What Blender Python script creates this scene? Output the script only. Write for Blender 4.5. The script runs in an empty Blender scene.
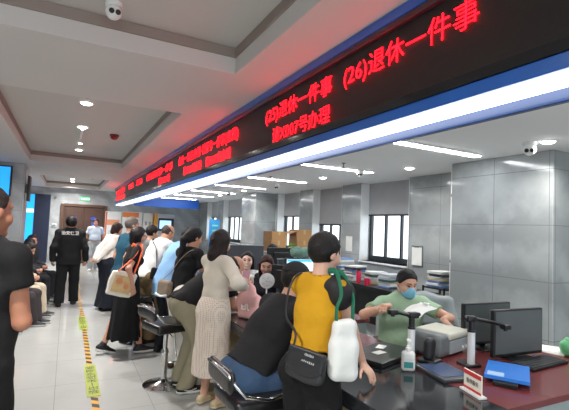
import bpy, bmesh, math, random
import numpy as np
from mathutils import Vector, Matrix
sc = bpy.context.scene
COL = sc.collection
random.seed(4)
rad = math.radians

# ------------------------------------------------------------------ camera
CAM_H = 1.65
_y, _p, _r = rad(27.24), rad(3.2), rad(2.4)
_f = Vector((math.sin(_y)*math.cos(_p), math.cos(_y)*math.cos(_p), math.sin(_p)))
_ri = Vector((math.cos(_y), -math.sin(_y), 0)); _u = _ri.cross(_f)
_r2 = _ri*math.cos(_r) + _u*math.sin(_r); _u2 = _u*math.cos(_r) - _ri*math.sin(_r)
cd = bpy.data.cameras.new('camera'); cam = bpy.data.objects.new('camera', cd); COL.objects.link(cam)
cd.sensor_width = 36; cd.lens = 36*420.4/569; cd.clip_start = 0.05
cam.matrix_world = Matrix(((_r2.x, _u2.x, -_f.x, 0), (_r2.y, _u2.y, -_f.y, 0), (_r2.z, _u2.z, -_f.z, CAM_H), (0, 0, 0, 1)))
sc.camera = cam
# ------------------------------------------------------------------ world, exposure
w = bpy.data.worlds.new('daylight'); sc.world = w; w.use_nodes = True
bg = w.node_tree.nodes['Background']
bg.inputs[0].default_value = (0.84, 0.93, 1.0, 1); bg.inputs[1].default_value = 1.7
sc.view_settings.view_transform = 'Standard'; sc.view_settings.look = 'None'
sc.view_settings.gamma = 1; sc.view_settings.use_curve_mapping = False
sc.view_settings.exposure = 0.75
TUBE_E, STRIP_E, DOWN_W, LED_E = 19.0, 3.4, 15.0, 7.0

# ------------------------------------------------------------------ materials
def lin(c):
    return tuple(((v/255)/12.92 if v/255 <= .04045 else ((v/255+.055)/1.055)**2.4) for v in c)
MATS = {}
def M(name, rgb, rough=.5, metal=0., noise=(6., .08), bump=None, emit=0, coat=0., spec=.5, trans=0.):
    if name in MATS: return MATS[name]
    m = bpy.data.materials.new(name); m.use_nodes = True; MATS[name] = m
    nt = m.node_tree; b = nt.nodes['Principled BSDF']
    c = lin(rgb)
    b.inputs['Roughness'].default_value = rough; b.inputs['Metallic'].default_value = metal
    b.inputs['Coat Weight'].default_value = coat; b.inputs['Specular IOR Level'].default_value = spec
    b.inputs['Transmission Weight'].default_value = trans
    tc = nt.nodes.new('ShaderNodeTexCoord')
    n = nt.nodes.new('ShaderNodeTexNoise'); n.inputs['Scale'].default_value = noise[0]; n.inputs['Detail'].default_value = 3
    nt.links.new(tc.outputs['Object'], n.inputs['Vector'])
    mx = nt.nodes.new('ShaderNodeMix'); mx.data_type = 'RGBA'
    lo = [v*(1-noise[1]) for v in c]; hi = [min(1, v*(1+noise[1])) for v in c]
    mx.inputs[6].default_value = (*lo, 1); mx.inputs[7].default_value = (*hi, 1)
    nt.links.new(n.outputs['Fac'], mx.inputs[0]); nt.links.new(mx.outputs[2], b.inputs['Base Color'])
    if emit:
        b.inputs['Emission Strength'].default_value = emit
        nt.links.new(mx.outputs[2], b.inputs['Emission Color'])
    if bump:
        n2 = nt.nodes.new('ShaderNodeTexNoise'); n2.inputs['Scale'].default_value = bump[0]; n2.inputs['Detail'].default_value = 4
        nt.links.new(tc.outputs['Object'], n2.inputs['Vector'])
        bp = nt.nodes.new('ShaderNodeBump'); bp.inputs['Strength'].default_value = bump[1]; bp.inputs['Distance'].default_value = .02
        nt.links.new(n2.outputs['Fac'], bp.inputs['Height']); nt.links.new(bp.outputs[0], b.inputs['Normal'])
    return m
def cloth(name, rgb, rough=.85):
    return M(name, rgb, rough, noise=(9, .12), bump=(14, .35), spec=.25)
def tile_mat(name, rgb, vein, grout, tw, th, rough, plane, scale=1.2, vamt=.5, mortar=.004):
    m = bpy.data.materials.new(name); m.use_nodes = True; MATS[name] = m
    nt = m.node_tree; b = nt.nodes['Principled BSDF']; N = nt.nodes.new; L = nt.links.new
    b.inputs['Roughness'].default_value = rough
    tc = N('ShaderNodeTexCoord'); sp = N('ShaderNodeSeparateXYZ'); L(tc.outputs['Object'], sp.inputs[0])
    cb = N('ShaderNodeCombineXYZ')
    if plane == 'floor':
        L(sp.outputs['X'], cb.inputs[0]); L(sp.outputs['Y'], cb.inputs[1])
    else:
        ad = N('ShaderNodeMath'); L(sp.outputs['X'], ad.inputs[0]); L(sp.outputs['Y'], ad.inputs[1])
        L(ad.outputs[0], cb.inputs[0]); L(sp.outputs['Z'], cb.inputs[1])
    br = N('ShaderNodeTexBrick'); br.offset = 0; br.squash = 1
    br.inputs['Scale'].default_value = 1; br.inputs['Brick Width'].default_value = tw; br.inputs['Row Height'].default_value = th
    br.inputs['Mortar Size'].default_value = mortar; br.inputs['Mortar Smooth'].default_value = .2
    L(cb.outputs[0], br.inputs['Vector'])
    wv = N('ShaderNodeTexWave'); wv.inputs['Scale'].default_value = scale*.55; wv.inputs['Distortion'].default_value = 7
    wv.inputs['Detail'].default_value = 5; wv.inputs['Detail Scale'].default_value = 1.3; wv.inputs['Detail Roughness'].default_value = .62
    mp = N('ShaderNodeMapping'); mp.inputs['Rotation'].default_value = (.5, .7, .3); L(tc.outputs['Object'], mp.inputs[0]); L(mp.outputs[0], wv.inputs['Vector'])
    ns = N('ShaderNodeTexNoise'); ns.inputs['Scale'].default_value = scale*2.2; ns.inputs['Detail'].default_value = 6; L(mp.outputs[0], ns.inputs['Vector'])
    mu = N('ShaderNodeMath'); mu.operation = 'MULTIPLY'; L(wv.outputs['Fac'], mu.inputs[0]); L(ns.outputs['Fac'], mu.inputs[1])
    ra = N('ShaderNodeMapRange'); ra.inputs[1].default_value = .1; ra.inputs[2].default_value = .6; ra.inputs[4].default_value = vamt
    L(mu.outputs[0], ra.inputs[0])
    mx = N('ShaderNodeMix'); mx.data_type = 'RGBA'; mx.inputs[6].default_value = (*lin(rgb), 1); mx.inputs[7].default_value = (*lin(vein), 1)
    L(ra.outputs[0], mx.inputs[0])
    mg = N('ShaderNodeMix'); mg.data_type = 'RGBA'; mg.inputs[7].default_value = (*lin(grout), 1)
    L(br.outputs['Fac'], mg.inputs[0]); L(mx.outputs[2], mg.inputs[6]); L(mg.outputs[2], b.inputs['Base Color'])
    return m

# ------------------------------------------------------------------ objects
def link(o, parent=None):
    COL.objects.link(o)
    if parent is not None: o.parent = parent
    return o
def tag(o, label=None, cat=None, group=None, kind=None):
    if label: o['label'] = label
    if cat: o['category'] = cat
    if group: o['group'] = group
    if kind: o['kind'] = kind
    return o
def thing(name, label, cat, loc=(0, 0, 0), rz=0, group=None):
    o = bpy.data.objects.new(name, None); o.location = loc; o.rotation_euler = (0, 0, rad(rz)); o.empty_display_size = .1
    return tag(link(o), label, cat, group)
def fin(name, bm, mat, parent=None, smooth=False):
    me = bpy.data.meshes.new(name)
    bmesh.ops.recalc_face_normals(bm, faces=bm.faces[:])
    if smooth:
        for f in bm.faces: f.smooth = True
    bm.to_mesh(me); bm.free()
    for m in (mat if isinstance(mat, (list, tuple)) else [mat]): me.materials.append(m)
    if smooth == 'auto':
        me.set_sharp_from_angle(angle=rad(40))
    return link(bpy.data.objects.new(name, me), parent)
def copy_tree(o, parent=None):
    c = o.copy(); COL.objects.link(c)
    if parent is not None: c.parent = parent
    for ch in [x for x in ALL() if x.parent == o]: copy_tree(ch, c)
    return c
def ALL(): return list(COL.objects)
NB = bmesh.new
def box(bm, c, s, rot=None, bevel=0, mi=0, seg=2):
    g = bmesh.ops.create_cube(bm, size=1); vs = g['verts']
    bmesh.ops.scale(bm, vec=s, verts=vs)
    if bevel:
        es = list({e for v in vs for e in v.link_edges})
        r = bmesh.ops.bevel(bm, geom=es, offset=bevel, segments=seg, affect='EDGES', profile=.5)
        vs = list({v for f in r['faces'] for v in f.verts} | {v for v in vs if v.is_valid})
    if rot is not None: bmesh.ops.rotate(bm, cent=(0, 0, 0), matrix=rot if isinstance(rot, Matrix) else Matrix.Rotation(rad(rot), 3, 'Z'), verts=vs)
    bmesh.ops.translate(bm, vec=c, verts=vs)
    if mi:
        for f in {f for v in vs for f in v.link_faces}: f.material_index = mi
    return vs
def ring_mesh(bm, rings, closed=False, caps=True, mi=0):
    vr = [[bm.verts.new(p) for p in r] for r in rings]
    n = len(vr[0]); k = len(vr)
    for i in range(k if closed else k-1):
        a, b = vr[i], vr[(i+1) % k]
        for j in range(n):
            f = bm.faces.new((a[j], a[(j+1) % n], b[(j+1) % n], b[j])); f.material_index = mi
    if caps and not closed:
        bm.faces.new(vr[0][::-1]).material_index = mi; bm.faces.new(vr[-1]).material_index = mi
def lathe(bm, prof, c=(0, 0, 0), n=20, axis=None, mi=0):
    q = Vector((0, 0, 1)).rotation_difference(Vector(axis)) if axis is not None else None
    rings = []
    for r, z in prof:
        ring = []
        for j in range(n):
            a = 2*math.pi*j/n; p = Vector((max(r, 1e-4)*math.cos(a), max(r, 1e-4)*math.sin(a), z))
            if q: p = q @ p
            ring.append(p+Vector(c))
        rings.append(ring)
    ring_mesh(bm, rings, mi=mi)
def cyl(bm, a, b, r, r2=None, n=12, mi=0):
    a, b = Vector(a), Vector(b)
    lathe(bm, [(r, 0), (r if r2 is None else r2, (b-a).length)], a, n, (b-a), mi)
def tube(bm, pts, r, n=8, closed=False, flat=None, mi=0):
    pts = [Vector(p) for p in pts]; k = len(pts); rings = []; up = Vector((0, 0, 1)); prev = None
    for i, p in enumerate(pts):
        t = (pts[(i+1) % k]-pts[i-1]) if closed else (pts[min(i+1, k-1)]-pts[max(i-1, 0)])
        t.normalize()
        if prev is None:
            s = t.cross(up) if abs(t.dot(up)) < .95 else t.cross(Vector((1, 0, 0)))
        else: s = prev-t*prev.dot(t)
        s.normalize(); prev = s; v = t.cross(s)
        rings.append([p+s*math.cos(2*math.pi*j/n)*r+v*math.sin(2*math.pi*j/n)*(flat or r) for j in range(n)])
    ring_mesh(bm, rings, closed=closed)
def prism(bm, pts, z0, z1, fn=None, mi=0):
    fn = fn or (lambda x, y, z: (x, y, z))
    ring_mesh(bm, [[Vector(fn(x, y, z)) for x, y in pts] for z in (z0, z1)], mi=mi)
def arc(p0, p1, sag, n=10):
    p0, p1, sag = Vector(p0), Vector(p1), Vector(sag)
    return [p0.lerp(p1, i/n)+sag*(4*(i/n)*(1-i/n)) for i in range(n+1)]
def text(name, s, size, mat, origin, xdir, ydir, parent, bold=0., ext=.001, align='LEFT', sx=1., width=None):
    cu = bpy.data.curves.new(name, 'FONT'); cu.body = s; cu.size = size; cu.align_x = align; cu.offset = bold; cu.extrude = ext; cu.resolution_u = 2
    o = bpy.data.objects.new(name, cu); COL.objects.link(o)
    dg = bpy.context.evaluated_depsgraph_get(); dg.update()
    me = bpy.data.meshes.new_from_object(o.evaluated_get(dg)); bpy.data.objects.remove(o)
    x = Vector(xdir).normalized(); y = Vector(ydir).normalized(); z = x.cross(y)
    if width:
        xs = [v.co.x for v in me.vertices]; sx = width/(max(xs)-min(xs))
    for v in me.vertices:
        c = v.co.copy(); v.co = Vector(origin)+x*c.x*sx+y*c.y+z*(c.z+ext)
    me.materials.clear(); me.materials.append(mat); me.name = name
    return link(bpy.data.objects.new(name, me), parent)

# ------------------------------------------------------------------ soft solid shapes (distance fields turned into one closed mesh)
A = lambda *v: np.array(v, dtype=np.float64)
def nrm(v): return v/np.linalg.norm(v)
def rc(a, b, r1, r2, n=None, q=1.0):
    a, b = np.asarray(a, float), np.asarray(b, float); ba = b-a; L = max(ba@ba, 1e-9); R = max(r1, r2)
    def f(X, Y, Z):
        dx, dy, dz = X-a[0], Y-a[1], Z-a[2]
        t = np.clip((dx*ba[0]+dy*ba[1]+dz*ba[2])/L, 0, 1)
        ex, ey, ez = dx-t*ba[0], dy-t*ba[1], dz-t*ba[2]
        d2 = ex*ex+ey*ey+ez*ez
        if n is not None: c = ex*n[0]+ey*n[1]+ez*n[2]; d2 = d2+c*c*(q*q-1)
        return np.sqrt(d2)-(r1+(r2-r1)*t)
    return (np.minimum(a, b)-R, np.maximum(a, b)+R, f)
def ell(c, B, rd):
    c = np.asarray(c, float); R = max(rd)
    def f(X, Y, Z):
        dx, dy, dz = X-c[0], Y-c[1], Z-c[2]; s1 = 0; s2 = 0
        for ax, r in zip(B, rd):
            t = (dx*ax[0]+dy*ax[1]+dz*ax[2])/r; s1 = s1+t*t; s2 = s2+t*t/(r*r)
        k0 = np.sqrt(s1); return k0*(k0-1)/np.maximum(np.sqrt(s2), 1e-6)
    return (c-R, c+R, f)
def rbox(c, B, hf, rnd):
    c = np.asarray(c, float); R = float(np.linalg.norm(hf))+rnd
    def f(X, Y, Z):
        dx, dy, dz = X-c[0], Y-c[1], Z-c[2]; s = 0; mx = None
        for ax, h in zip(B, hf):
            t = np.abs(dx*ax[0]+dy*ax[1]+dz*ax[2])-(h-rnd); s = s+np.maximum(t, 0)**2
            mx = t if mx is None else np.maximum(mx, t)
        return np.sqrt(s)+np.minimum(mx, 0)-rnd
    return (c-R, c+R, f)
class Field:
    def __init__(s, prims, h):
        lo = np.min([p[0] for p, k in prims], 0)-3*h-.03; hi = np.max([p[1] for p, k in prims], 0)+3*h+.03
        s.h = h; s.ax = [np.arange(lo[i], hi[i]+h, h) for i in range(3)]
        s.D = np.full([len(a) for a in s.ax], .3, np.float32)
        for p, k in prims: s.add(p, k)
    def sub(s, lo, hi):
        sl = tuple(slice(max(0, np.searchsorted(s.ax[i], lo[i])), max(1, np.searchsorted(s.ax[i], hi[i]))) for i in range(3))
        return sl, [s.ax[0][sl[0]][:, None, None], s.ax[1][sl[1]][None, :, None], s.ax[2][sl[2]][None, None, :]]
    def add(s, p, k=.02):
        m = k+2.5*s.h; sl, g = s.sub(p[0]-m, p[1]+m); d = p[2](*g).astype(np.float32); D = s.D[sl]
        if k > 0:
            hh = np.maximum(k-np.abs(D-d), 0)/k; s.D[sl] = np.minimum(D, d)-hh*hh*k*.25
        else: s.D[sl] = np.minimum(D, d)
        return s
    def cut(s, p, k=.0):            # subtract
        sl, g = s.sub(p[0]-.02, p[1]+.02); s.D[sl] = np.maximum(s.D[sl], -p[2](*g).astype(np.float32)); return s
    def grid(s): return s.ax[0][:, None, None], s.ax[1][None, :, None], s.ax[2][None, None, :]
    def half(s, o, n):               # keep the side n points away from
        X, Y, Z = s.grid(); s.D = np.maximum(s.D, ((X-o[0])*n[0]+(Y-o[1])*n[1]+(Z-o[2])*n[2]).astype(np.float32)); return s
    def folds(s, amp, f1=9., seed=0.):
        X, Y, Z = s.grid()
        s.D = s.D+(amp*(np.sin(f1*3*(X+.6*Y)+seed+2.2*np.sin(7*Z+seed))*np.sin(f1*1.3*(Z+.5*X-.3*Y)+seed*1.7)+.6*np.sin(f1*4*(Z-.4*X+.5*Y)+seed*.3+2*np.sin(8*X)))).astype(np.float32); return s
    def mesh(s, name, mat, parent=None, origin=(0, 0, 0), color=None, smooth=1):
        D = s.D; S = D < 0; nx, ny, nz = D.shape
        cs = (slice(0, -1), slice(1, None))
        cnt = np.zeros((nx-1, ny-1, nz-1), np.int8)
        for i in (0, 1):
            for j in (0, 1):
                for k in (0, 1): cnt += S[cs[i], cs[j], cs[k]]
        idx = np.argwhere((cnt > 0) & (cnt < 8)); n = len(idx)
        if n == 0: raise RuntimeError('empty field '+name)
        vid = np.full((nx-1, ny-1, nz-1), -1, np.int64); vid[idx[:, 0], idx[:, 1], idx[:, 2]] = np.arange(n)
        acc = np.zeros((n, 3)); num = np.zeros(n)
        cor = [(i, j, k) for i in (0, 1) for j in (0, 1) for k in (0, 1)]
        val = {c: D[idx[:, 0]+c[0], idx[:, 1]+c[1], idx[:, 2]+c[2]].astype(float) for c in cor}
        for a in cor:
            for ax in range(3):
                if a[ax] == 0:
                    b = list(a); b[ax] = 1; b = tuple(b); va, vb = val[a], val[b]; m = (va < 0) != (vb < 0)
                    t = va[m]/(va[m]-vb[m]); p = np.tile(np.array(a, float), (m.sum(), 1)); p[:, ax] += t
                    acc[m] += p; num[m] += 1
        V = (idx+acc/num[:, None])*s.h+np.array([a[0] for a in s.ax])
        Q = []
        for ax in range(3):
            o = [(slice(1, -1)), (slice(1, -1)), (slice(1, -1))]; s0 = list(o); s1 = list(o); s0[ax] = slice(0, -1); s1[ax] = slice(1, None)
            c0, c1 = S[tuple(s0)], S[tuple(s1)]; e = np.argwhere(c0 != c1); off = np.array([1, 1, 1]); off[ax] = 0; e2 = e+off
            if len(e) == 0: continue
            flip = c0[tuple(e.T)]
            u, v = (ax+1) % 3, (ax+2) % 3
            def at(du, dv):
                q = e2.copy(); q[:, u] -= du; q[:, v] -= dv; return vid[q[:, 0], q[:, 1], q[:, 2]]
            q = np.stack([at(1, 1), at(0, 1), at(0, 0), at(1, 0)], 1); q[~flip] = q[~flip][:, ::-1]; Q.append(q)
        Q = np.concatenate(Q)
        for _ in range(smooth):
            sm = np.zeros_like(V); c = np.zeros(n)
            for i in range(4):
                np.add.at(sm, Q[:, i], V[Q[:, (i+1) % 4]]); np.add.at(c, Q[:, i], 1)
            V = .5*V+.5*sm/np.maximum(c, 1)[:, None]
        me = bpy.data.meshes.new(name); me.vertices.add(n); me.vertices.foreach_set('co', (V-np.array(origin)).astype(np.float32).ravel())
        k = len(Q); me.loops.add(k*4); me.loops.foreach_set('vertex_index', Q.astype(np.int32).ravel())
        me.polygons.add(k); me.polygons.foreach_set('loop_start', np.arange(0, k*4, 4, dtype=np.int32))
        me.polygons.foreach_set('use_smooth', np.ones(k, bool)); me.update(calc_edges=True); me.validate()
        if color is not None:
            at_ = me.color_attributes.new('tint', 'FLOAT_COLOR', 'POINT'); c = np.ones((n, 4), np.float32); c[:, :3] = color(V); at_.data.foreach_set('color', c.ravel())
        me.materials.append(mat)
        return link(bpy.data.objects.new(name, me), parent)
def attr_mat(name, rough=.5):
    m = bpy.data.materials.new(name); m.use_nodes = True; nt = m.node_tree; b = nt.nodes['Principled BSDF']
    a = nt.nodes.new('ShaderNodeAttribute'); a.attribute_name = 'tint'
    n = nt.nodes.new('ShaderNodeTexNoise'); n.inputs['Scale'].default_value = 30; mx = nt.nodes.new('ShaderNodeMix'); mx.data_type = 'RGBA'; mx.blend_type = 'MULTIPLY'; mx.inputs[0].default_value = .12
    nt.links.new(a.outputs['Color'], mx.inputs[6]); nt.links.new(n.outputs['Color'], mx.inputs[7]); nt.links.new(mx.outputs[2], b.inputs['Base Color'])
    b.inputs['Roughness'].default_value = rough; b.inputs['Subsurface Weight'].default_value = .0
    return m
SKIN = attr_mat('skin', .5)

# ------------------------------------------------------------------ people
def ik(S, T, l1, l2, pole):
    d = T-S; L = np.linalg.norm(d)
    if L > (l1+l2)*.999: T = S+d/L*(l1+l2)*.999; d = T-S; L = np.linalg.norm(d)
    u = d/L; a = (l1*l1-l2*l2+L*L)/(2*L); h = math.sqrt(max(l1*l1-a*a, 0))
    pv = pole-u*(pole@u); pv = nrm(pv)
    return S+u*a+pv*h, T
UP = A(0, 0, 1)
class Person:
    def __init__(s, label, x, y, H=1.68, hd=0, lean=(0, 3), side=0, look=(0, 0), pz=None, poff=(0, 0), feet=None, hands=None, fem=False,
                 wide=1., belly=0., h=.009, skin=(214, 168, 142), cat='person', shoe=True, legs=True, group=None):
        s.h = h; s.fem = fem; k = s.k = H/1.70; s.base = A(x, y, 0)
        s.root = thing('person', label, cat, (x, y, 0), 0, group); s.skin = skin
        a = rad(hd); s.F = A(math.sin(a), math.cos(a), 0); s.R = A(math.cos(a), -math.sin(a), 0)
        def tilt(ang): return nrm(UP*math.cos(rad(ang))+s.F*math.sin(rad(ang))+s.R*math.tan(rad(side))*.6)
        U0, U1 = tilt(lean[0]), tilt(lean[1]); Um = nrm(U0+U1); s.U0, s.U1 = U0, U1
        s.F0 = nrm(s.F-U0*(s.F@U0)); s.F1 = nrm(s.F-U1*(s.F@U1)); s.R1 = nrm(np.cross(s.F1, U1)); s.R0 = nrm(np.cross(s.F0, U0))
        s.P = s.base+s.F*poff[0]+s.R*poff[1]+UP*(.93*k if pz is None else pz)
        s.W = s.P+U0*.13*k; s.C = s.W+Um*.18*k; s.T = s.C+U1*.10*k; s.N = s.T+U1*.095*k
        sw = (.142 if fem else .170)*k*wide
        s.S = [s.T+U1*.04*k-s.R1*sw, s.T+U1*.04*k+s.R1*sw]
        ha = rad(hd+look[0]); Fh = A(math.sin(ha), math.cos(ha), 0); lk = rad(look[1])   # pitch down positive
        s.HF = nrm(Fh*math.cos(lk)-UP*math.sin(lk)); s.HU = nrm(UP*math.cos(lk)+Fh*math.sin(lk)); s.HR = nrm(np.cross(s.HF, s.HU))
        nk = nrm(U1*.6+s.HU*.6+UP*.3)
        s.HC = s.N+nk*.145*k+s.HF*.012; s.B = np.array([s.HR, s.HF, s.HU])
        s.bw = (dict(ch=.132, wa=.118, hi=.158) if fem else dict(ch=.158, wa=.144, hi=.155)); s.bw = {q: v*wide*k for q, v in s.bw.items()}
        s.belly = belly
        feet = feet or ((.0, -.1, -8), (.0, .1, 8)); s.leg = []; s.feet = []
        for i, ft in enumerate(feet):
            f, r, yw = ft[:3]; pit = ft[3] if len(ft) > 3 else 0; fz = ft[4] if len(ft) > 4 else 0
            sg = (-1, 1)[i]; hip = s.P-U0*.03*k+s.R0*sg*.088*k*wide
            b = rad(hd+yw); fd = A(math.sin(b), math.cos(b), 0); fd = nrm(fd*math.cos(rad(pit))-UP*math.sin(rad(pit)))
            fr = nrm(np.cross(fd, UP)); fu = np.cross(fr, fd)
            ank = s.base+s.F*f+s.R*r+UP*(.085*k+fz)
            kn, ank = ik(hip, ank, .42*k, .405*k, s.F+.25*s.R*sg*(.3 if pz is None else 1)+UP*.05)
            s.leg.append((hip, kn, ank)); s.feet.append((ank, fd, fr, fu))
        hands = hands or (None, None); s.arm = []; s.hand = []
        for i, hn in enumerate(hands):
            sg = (-1, 1)[i]; S = s.S[i]; hn = dict(hn or {})
            if 'p' in hn:
                q = hn['p']; T = A(*q) if hn.get('w') else s.base+s.F*q[0]+s.R*q[1]+UP*q[2]
            else: T = S-UP*.50*k+s.R*sg*hn.get('out', .06)+s.F*hn.get('fw', .05)
            pole = hn.get('pole', (-1, .5*sg, -.3)); pole = s.F*pole[0]+s.R*pole[1]+UP*pole[2]
            E, T = ik(S, T, .285*k, .25*k, pole)
            if 'd' in hn: q = hn['d']; d = A(*q) if hn.get('w') else s.F*q[0]+s.R*q[1]+UP*q[2]
            else: d = T-E
            if 'n' in hn: q = hn['n']; n = A(*q) if hn.get('w') else s.F*q[0]+s.R*q[1]+UP*q[2]
            else: n = -s.R*sg-.2*s.F
            d = nrm(d); n = nrm(n-d*(n@d)); s.arm.append((S, E, T)); s.hand.append((T, d, n, hn.get('curl', 35), sg))
    def ext(s): return s.bw
    def torso(s, i=0.):
        q = 1.42 if not s.fem else 1.45; k = s.k; b = s.bw; F0, F1 = s.F0, s.F1; Fm = nrm(F0+F1)
        o = [(rc(s.P-s.U0*.02*k, s.W, b['hi']+i, b['wa']+i, F0, q), .03), (rc(s.W, s.C, b['wa']+i, b['ch']+i, Fm, q), .04), (rc(s.C, s.T, b['ch']+i, b['ch']*.86+i, F1, q), .04)]
        for S in s.S: o.append((rc(s.T+s.U1*.055*k, S, .058*k+i, .050*k+i), .03))
        if s.fem:
            for sg in (-1, 1): o.append((ell(s.C+s.U1*.01*k+s.F1*.075*k+s.R1*sg*.06*k, (s.R1, s.F1, s.U1), (.058*k+i, .052*k+i, .058*k+i)), .03))
        for sg in (-1, 1): o.append((ell(s.P-s.F0*.045*k-s.U0*.03*k+s.R0*sg*.07*k*b['hi']/.165, (s.R0, s.F0, s.U0), (.085*k+i, .085*k+i, .09*k+i)), .03))
        if s.belly: o.append((ell(s.W+s.F0*(.04+s.belly*.4), (s.R0, s.F0, s.U0), (.14*k+i, .09+s.belly*.6+i, .14*k+i)), .05))
        return o
    def body(s):
        k = s.k; P = [(p, kk) for p, kk in s.torso(-.004)]
        for hip, kn, an in s.leg:
            P += [(rc(hip, kn, .082*k, .054*k), .03), (rc(kn, kn+(an-kn)*.35, .052*k, .056*k), .02), (rc(kn+(an-kn)*.3, an, .055*k, .036*k), .02)]
        for an, fd, fr, fu in s.feet: P.append((rc(an-fu*.035*k-fd*.02, an-fu*.05*k+fd*.13*k, .036*k, .026*k, fu, 1.2), .02))
        for S, E, T in s.arm: P += [(rc(S, E, .048*k, .038*k), .03), (rc(E, T, .040*k, .026*k), .015)]
        P += [(rc(s.N-s.U1*.05*k, s.HC-s.HU*.05*k-s.HF*.02, .058*k if not s.fem else .049*k, .052*k if not s.fem else .046*k), .03)]
        c = s.HC; hp = lambda r, f, u: c+(s.HR*r+s.HF*f+s.HU*u)*k**.5
        kk = k**.5
        hd = [(ell(hp(0, -.008, .025), s.B, (.076*kk, .095*kk, .092*kk)), .02), (ell(hp(0, .022, -.045), s.B, (.058*kk, .066*kk, .076*kk)), .03),
              (rc(hp(0, .088, .018), hp(0, .106, -.02), .007, .0125), .012), (ell(hp(0, .084, -.062), s.B, (.022, .012, .012)), .012),
              (rc(hp(-.02, .066, -.098), hp(.02, .066, -.098), .018, .018), .02)]
        for sg in (-1, 1):
            hd += [(ell(hp(.076*sg, -.008, -.006), s.B, (.012, .022, .032)), .008), (ell(hp(.04*sg, .055, -.03), s.B, (.03, .03, .03)), .02), (rc(hp(.015*sg, .087, .036), hp(.05*sg, .068, .034), .008, .007), .012)]
        P += hd
        for T, d, n, curl, sg in s.hand:
            v = np.cross(d, n)*sg*-1       # towards the thumb
            kn = T+d*.082*k; P.append((rc(T+d*.01, kn-d*.012*k, .030*k, .037*k, n, 2.1), .012))
            for j, (o, L) in enumerate(((.028, .074), (.0095, .083), (-.0095, .077), (-.027, .060))):
                a = kn+v*o*k-d*.01; dirc = d; r = .0088*k; cu = rad(curl)*(1+.12*j)
                for L_, tu in ((.46, .6), (.30, 1.), (.24, .8)):
                    ang = cu*tu; dirc = nrm(dirc*math.cos(ang)+n*math.sin(ang)); b2 = a+dirc*L*L_*k+v*o*.06; P.append((rc(a, b2, r, r*.93), .006)); a = b2; r *= .93
                    n_ = n-dirc*(n@dirc)
            a = T+d*.025*k+v*.022*k+n*.008; d1 = nrm(d*.75+v*.55+n*.35); b2 = a+d1*.045*k; P.append((rc(a, b2, .013*k, .0105*k), .01))
            d2 = nrm(d1+n*.25+d*.3); P.append((rc(b2, b2+d2*.035*k, .0105*k, .009*k), .006))
        fd = Field(P, s.h)
        for sg in (-1, 1): fd.cut(ell(hp(.031*sg, .096, .014), s.B, (.016, .012, .010)))
        sk = np.array(lin(s.skin)); HC, B = s.HC, s.B
        def col(V):
            q = (V-HC)@B.T/kk; c = np.tile(sk, (len(V), 1)); r, f, u = np.abs(q[:, 0]), q[:, 1], q[:, 2]
            nearm = (np.abs(q) < .16).all(1)
            lip = nearm & (r < .024-.5*np.abs(u+.062)) & (np.abs(u+.062) < .011) & (f > .07); c[lip] = sk*np.array([.78, .5, .5])
            if getattr(s, 'smile', 0): te = nearm & (r < .02) & (np.abs(u+.060-r*.25) < .0055) & (f > .07); c[te] = (.8, .78, .74)
            eye = nearm & (((r-.031)/.015)**2+((u-.013)/.0075)**2 < 1) & (f > .05); c[eye] = (.03, .025, .022)
            br = nearm & (r > .013) & (r < .05) & (np.abs(u-.036+.1*np.maximum(r-.035, 0)) < .0055) & (f > .04); c[br] = sk*.22
            return c
        return fd.mesh('body', SKIN, s.root, s.base, col)
    def hair(s, style='short', rgb=(26, 23, 22), rough=.45, inf=.012, tail=.25, hl=None):
        k = s.k**.5; c = s.HC; hp = lambda r, f, u: c+(s.HR*r+s.HF*f+s.HU*u)*k
        E = [(ell(hp(0, -.010, .027), s.B, ((.078+inf)*k, (.094+inf)*k, (.092+inf)*k)), 0)]
        F = Field(E, min(s.h, .008))
        hl = hl or (.082 if s.fem else .080)
        def cut(p, n): F.half(p, n)
        n1 = nrm(s.HF*1.45-s.HU); cut(hp(0, .078 if not s.fem else .082, hl), n1)
        if style in ('short', 'buzz'): cut(hp(0, 0, -.075), -s.HU)
        if style == 'rim': cut(hp(0, -.03, .05), nrm(s.HU+s.HF*.6)); cut(hp(0, 0, -.07), -s.HU)
        # extra volumes need room, so they get a field of their own
        ex = []
        if style == 'long':
            ex = [(rc(hp(0, -.045, .02), hp(0, -.06, -tail), .085*k, .075*k, s.HF, 1.25), .03)]
            for g in (-1, 1): ex += [(rc(hp(.07*g, -.005, .03), hp(.075*g, -.01, -tail*.85), .027, .03), .03)]
        if style == 'bob':
            ex = [(rc(hp(0, -.04, .0), hp(0, -.05, -.065), .084*k, .066*k, s.HF, 1.2), .03)]
            for g in (-1, 1): ex += [(rc(hp(.072*g, .0, .04), hp(.07*g, .008, -.055), .022, .022), .03)]
        if style == 'pony':
            ex = [(rc(hp(0, -.05, -.0), hp(0, -.06, -.03), .062, .055), .03), (rc(hp(0, -.10, .02), hp(0, -.125, -.06), .03, .04), .02), (rc(hp(0, -.125, -.06), hp(0, -.10, -tail), .042, .018), .03)]
        if style == 'bun': ex = [(ell(hp(0, -.06, .13), s.B, (.04, .04, .035)), .02)]
        if ex:
            D0 = F; lo = np.min([p[0] for p, q in ex], 0); hi = np.max([p[1] for p, q in ex], 0)
            G = Field(E+ex, F.h); e0 = E[0][0][2]; X, Y, Z = G.grid()
            hc = ((X-hp(0, .08, hl)[0])*n1[0]+(Y-hp(0, .08, hl)[1])*n1[1]+(Z-hp(0, .08, hl)[2])*n1[2])
            a = np.maximum(e0(X, Y, Z), hc); D = a
            for p, q in ex:
                d = p[2](X, Y, Z); h_ = np.maximum(.025-np.abs(D-d), 0)/.025; D = np.minimum(D, d)-h_*h_*.025/4
            G.D = D.astype(np.float32); F = G
            G.cut(ell(hp(0, .045, -.03), s.B, (.062*k, .09*k, .10*k)))
            if style == 'bun': F.half(hp(0, 0, -.08), -s.HU)
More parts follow.
